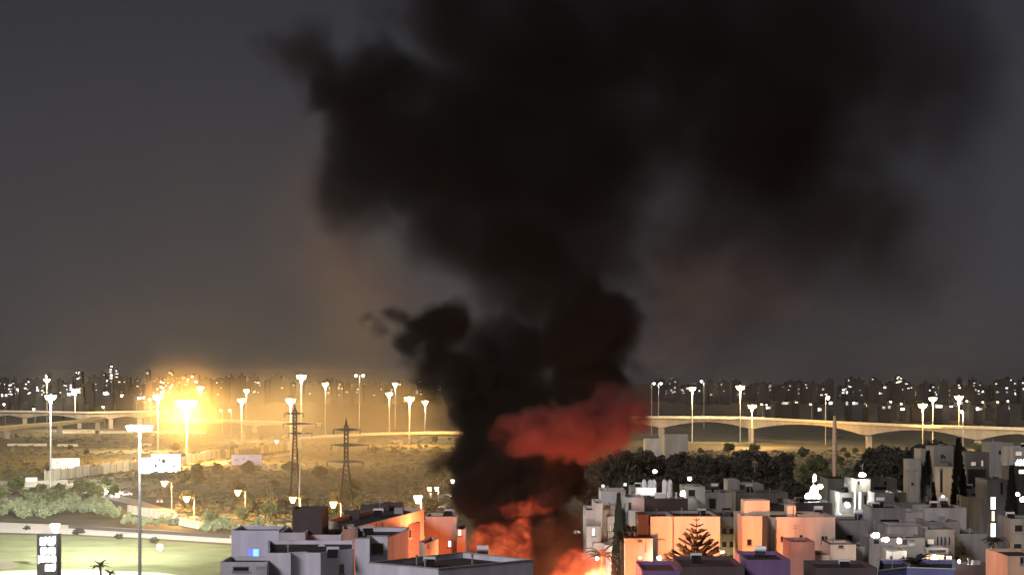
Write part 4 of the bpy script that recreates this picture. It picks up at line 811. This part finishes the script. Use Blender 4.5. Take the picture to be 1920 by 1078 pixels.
def vmat(name, color, dens, aniso=0, emis=None, est=0, absorb=None, step=1.0, fold=.3):
    M = bpy.data.materials.new(name); M.use_nodes = True; t = M.node_tree; t.nodes.clear()
    o = t.nodes.new('ShaderNodeOutputMaterial'); p = t.nodes.new('ShaderNodeVolumePrincipled')
    p.inputs['Color'].default_value = (*color, 1); p.inputs['Density'].default_value = dens; p.inputs['Anisotropy'].default_value = aniso
    if absorb: p.inputs['Absorption Color'].default_value = (*absorb, 1)
    if emis:
        a = t.nodes.new('ShaderNodeAttribute'); a.attribute_name = 'density'
        r = t.nodes.new('ShaderNodeValToRGB'); e = r.color_ramp.elements
        e[0].color = (*emis[0], 1); e[1].color = (*emis[-1], 1)
        for i, c in enumerate(emis[1:-1]): q = e.new((i + 1) / (len(emis) - 1)); q.color = (*c, 1)
        mu = t.nodes.new('ShaderNodeMath'); mu.operation = 'MULTIPLY'; mu.inputs[1].default_value = est
        t.links.new(a.outputs['Fac'], r.inputs[0]); t.links.new(r.outputs[0], p.inputs['Emission Color']); t.links.new(a.outputs['Fac'], mu.inputs[0])
        co_ = t.nodes.new('ShaderNodeTexCoord'); nz = t.nodes.new('ShaderNodeTexNoise'); nz.inputs['Scale'].default_value = fold; nz.inputs['Detail'].default_value = 4; nz.inputs['Distortion'].default_value = 1.2
        mp = t.nodes.new('ShaderNodeMapRange'); mp.inputs[1].default_value = .36; mp.inputs[2].default_value = .64; mp.inputs[3].default_value = .12; mp.inputs[4].default_value = 1.5; m2 = t.nodes.new('ShaderNodeMath'); m2.operation = 'MULTIPLY'
        t.links.new(co_.outputs['Object'], nz.inputs['Vector']); t.links.new(nz.outputs[0], mp.inputs[0]); t.links.new(mu.outputs[0], m2.inputs[0]); t.links.new(mp.outputs[0], m2.inputs[1]); t.links.new(m2.outputs[0], p.inputs['Emission Strength'])
    M.cycles.volume_step_rate = step
    t.links.new(p.outputs[0], o.inputs['Volume']); return M
Y0 = 285
def B(px, py, rx, ry, dens=1, soft=.6, dy=0, rd=None):
    k = Y0 / F; return (at(px, py, Y0 + dy), (rx * k, (rd or (rx + ry) * .46) * k, ry * k), dens, soft)
SM = [B(1005, 1060, 72, 95, 3, .35, -20), B(985, 970, 88, 95, 3, .35, -16), B(962, 900, 110, 90, 3, .35, -12), B(1015, 880, 62, 60, 3, .35, -10), B(920, 830, 110, 95, 2.5, .4), B(945, 765, 135, 85, 2.5, .4), B(1085, 715, 115, 62, 2),
      B(820, 640, 95, 66, 2.2, .45, -4), B(870, 690, 130, 75, 2.4, .5, -2), B(780, 620, 68, 58, 2.6, .45, -6), B(755, 650, 52, 48, 2.2, .5, -6), B(850, 595, 70, 50, 1.6, .6, -3), B(1080, 620, 120, 130, 1.6), B(960, 640, 140, 110, 1.6), B(990, 510, 185, 165, .7), B(900, 420, 190, 150, .36), B(1120, 400, 190, 180, .5),
      B(1000, 250, 350, 215, .40, .45), B(760, 250, 195, 165, .55, .5), B(720, 175, 160, 130, .9, .4), B(1180, 180, 270, 230, .42, .5), B(1000, 60, 350, 180, .36, .6), B(820, 40, 180, 110, .3, .9), B(1300, 60, 370, 240, .30, .75), B(1430, 260, 330, 280, .4, .75),
      B(1540, 400, 290, 240, .24, .8), B(1620, 170, 340, 310, .22, .9), B(1500, 50, 430, 310, .24, .9), B(1360, 430, 240, 170, .25, .8), B(690, 330, 140, 150, .4, .9), B(548, 95, 85, 88, .42, .85, -4), B(605, 185, 90, 55, .4, .9, -4), B(1500, 640, 190, 110, .05, .95), B(1210, 735, 75, 60, .25, .9), B(1400, 560, 350, 190, .09, .95), B(1620, 440, 300, 270, .08, .95), B(1300, 330, 210, 190, .34, .8), B(1250, 440, 170, 170, .3, .85)]
smoke = volume('smoke', at(330, 1120, 252), at(1960, -140, 335), (245, 100, 200), SM, [(.055, 10), (.14, 5), (.4, 2.0)], vmat('soot smoke', (.052, .046, .042), .8, .1), (.075, .28, .62), ((.11, .75), (.26, .42), (.6, .2)))
BS = [B(1340, 520, 230, 150, 1.0, .95, 6), B(1260, 640, 120, 90, .7, .9, 4), B(1440, 560, 130, 90, .8, .9, 6), B(1370, 330, 60, 130, .4, .9, 6), B(640, 470, 130, 200, .55, .95, 8), B(720, 560, 110, 110, .6, .95, 8), B(580, 300, 90, 150, .3, .95, 8), B(850, 930, 70, 120, .6, .9, 2), B(1110, 930, 40, 120, .45, .9, 2), B(830, 780, 70, 90, .5, .9, 0)]
brown_s = volume('brown_smoke', at(380, 1120, 262), at(1700, 100, 330), (130, 60, 100), BS, [(.055, 10), (.15, 5), (.4, 2)], vmat('fire-lit brown smoke', (.46, .29, .22), .085, .1, step=2.0), (.07, .25, .7))
thin = vmat('drifting brown smoke', (.76, .62, .42), .0024, .4, step=3.0)
DR = [(at(350, 765, 985), (26, 45, 24), 3.5, .95), (at(540, 890, 720), (48, 170, 15), 1.5, .9), (at(600, 810, 950), (75, 480, 34), 1, .9), (at(660, 560, 850), (26, 190, 60), .26, .95), (at(760, 860, 600), (32, 190, 26), 1, .9), (at(400, 790, 1150), (75, 260, 26), .9, .9), (at(600, 440, 850), (26, 180, 45), .22, .95)]  # first blob is added to spread a halo round the yellow mast
drift = volume('drifting_smoke', (-190, 380, 0), (20, 1480, 165), (60, 60, 44), DR, [(.02, 22)], thin, (.025, .15, .7))
# flames
FL = [B(940, 1030, 62, 55, 1, .8, -32), B(972, 1000, 22, 44, 1, .9, -33), B(900, 1030, 46, 26, .8, .9, -31), B(1095, 1075, 58, 50, 1, .8, -30), B(1122, 1045, 18, 34, 1, .9, -30), B(1065, 1090, 50, 30, 1, .9, -30), B(985, 952, 44, 17, .6, .9, -32)]
flames = volume('flames', at(840, 1150, 242), at(1200, 900, 270), (140, 60, 110), FL, [(.22, 4.2), (.6, 2.2), (1.4, .9)], vmat('flame', (.12, .06, .05), 1.6, 0, [(.25, .025, .010), (.75, .125, .042), (1, .32, .11)], 1.35, fold=.5), (.6, .40, .62))
RB = [B(1060, 808, 135, 55, 1, .8, -24), B(1160, 770, 70, 55, .9, .8, -22), B(985, 800, 60, 36, .8, .9, -24), B(1190, 740, 50, 40, .5, .9, -22)]  # smoke lit red by the fire, its glow put in as emission
red_glow = volume('red_smoke_glow', at(860, 920, 250), at(1300, 670, 278), (140, 60, 90), RB, [(.12, 5), (.3, 4.0), (.8, 1.8)], vmat('emissive red smoke', (.25, .10, .085), 3.0, 0, [(.06, .008, .007), (.3, .04, .03), (1, .16, .11)], .85, fold=.25), (.34, .36, .68))
fire = thing('fire', 'blaze at the foot of the smoke column between the flats', 'fire', (X(1040, 264), 264, 0))
hb = MB(); fr = random.Random(3)
for k in range(1):
    n = 14; vs = []
    for i, (r, z) in enumerate(((7.5, 0), (6.2, .7), (4.2, 1.5), (1.8, 2.2))): vs += [((r + fr.uniform(-.8, .8)) * math.cos(6.2832 * j / n), (r * .7 + fr.uniform(-.6, .6)) * math.sin(6.2832 * j / n), z + fr.uniform(0, .4) * (i > 0)) for j in range(n)]
    hb.add(vs, [(i * n + j, i * n + (j + 1) % n, (i + 1) * n + (j + 1) % n, (i + 1) * n + j) for i in range(3) for j in range(n)] + [tuple(range(3 * n, 4 * n))])
part('burning_rubble', hb, mat('charred rubble', (.03, .025, .022), .95, 1, .4, .5), fire)
FC = (1, .27, .10)
point(fire, (X(1098, 256) - X(1040, 264), -8, 12), FC, 70000, 2.2)
spot(fire, (X(1098, 252) - X(1040, 264), -12, 13.2), (8 + 27, 252 + 50, 12), (1, .31, .12), 680000, 47).data.spot_blend = .35  # added spot cone, aimed so flame light reaches only the right-hand flats
point(fire, (X(925, 268) - X(1040, 264), 4, 13.5), (1, .19, .07), 9000, 1.8)
spot(fire, (X(930, 262) - X(1040, 264), -2, 15), (-14, 266, 15), (1, .20, .075), 42000, 95)  # added spot cone sending flame light onto the left walls
point(fire, (X(1070, 252) - X(1040, 264), -12, 22), (1, .20, .09), 7000, 2.0)
hz = bpy.data.materials.new('pale air'); hz.use_nodes = True; ht = hz.node_tree; ht.nodes.clear()
ho = ht.nodes.new('ShaderNodeOutputMaterial'); hv = ht.nodes.new('ShaderNodeVolumePrincipled'); hv.inputs['Color'].default_value = (.9, .88, .86, 1); hv.inputs['Density'].default_value = 2e-5; hv.inputs['Anisotropy'].default_value = .8
ht.links.new(hv.outputs[0], ho.inputs['Volume'])
struct('haze', MB().box((-16500, -120, -2.5), (16500, 28500, 175)), hz)['kind'] = 'stuff'
smoke['label'] = 'thick black smoke column rising from the fire'
brown_s['label'] = 'thin brown smoke lit by the fire around the column'
drift['label'] = 'thin golden smoke drifting over the lamplit fields'
flames['label'] = 'orange flames at the foot of the smoke'
red_glow['label'] = 'fire-lit red smoke patch with its glow put in as emission'
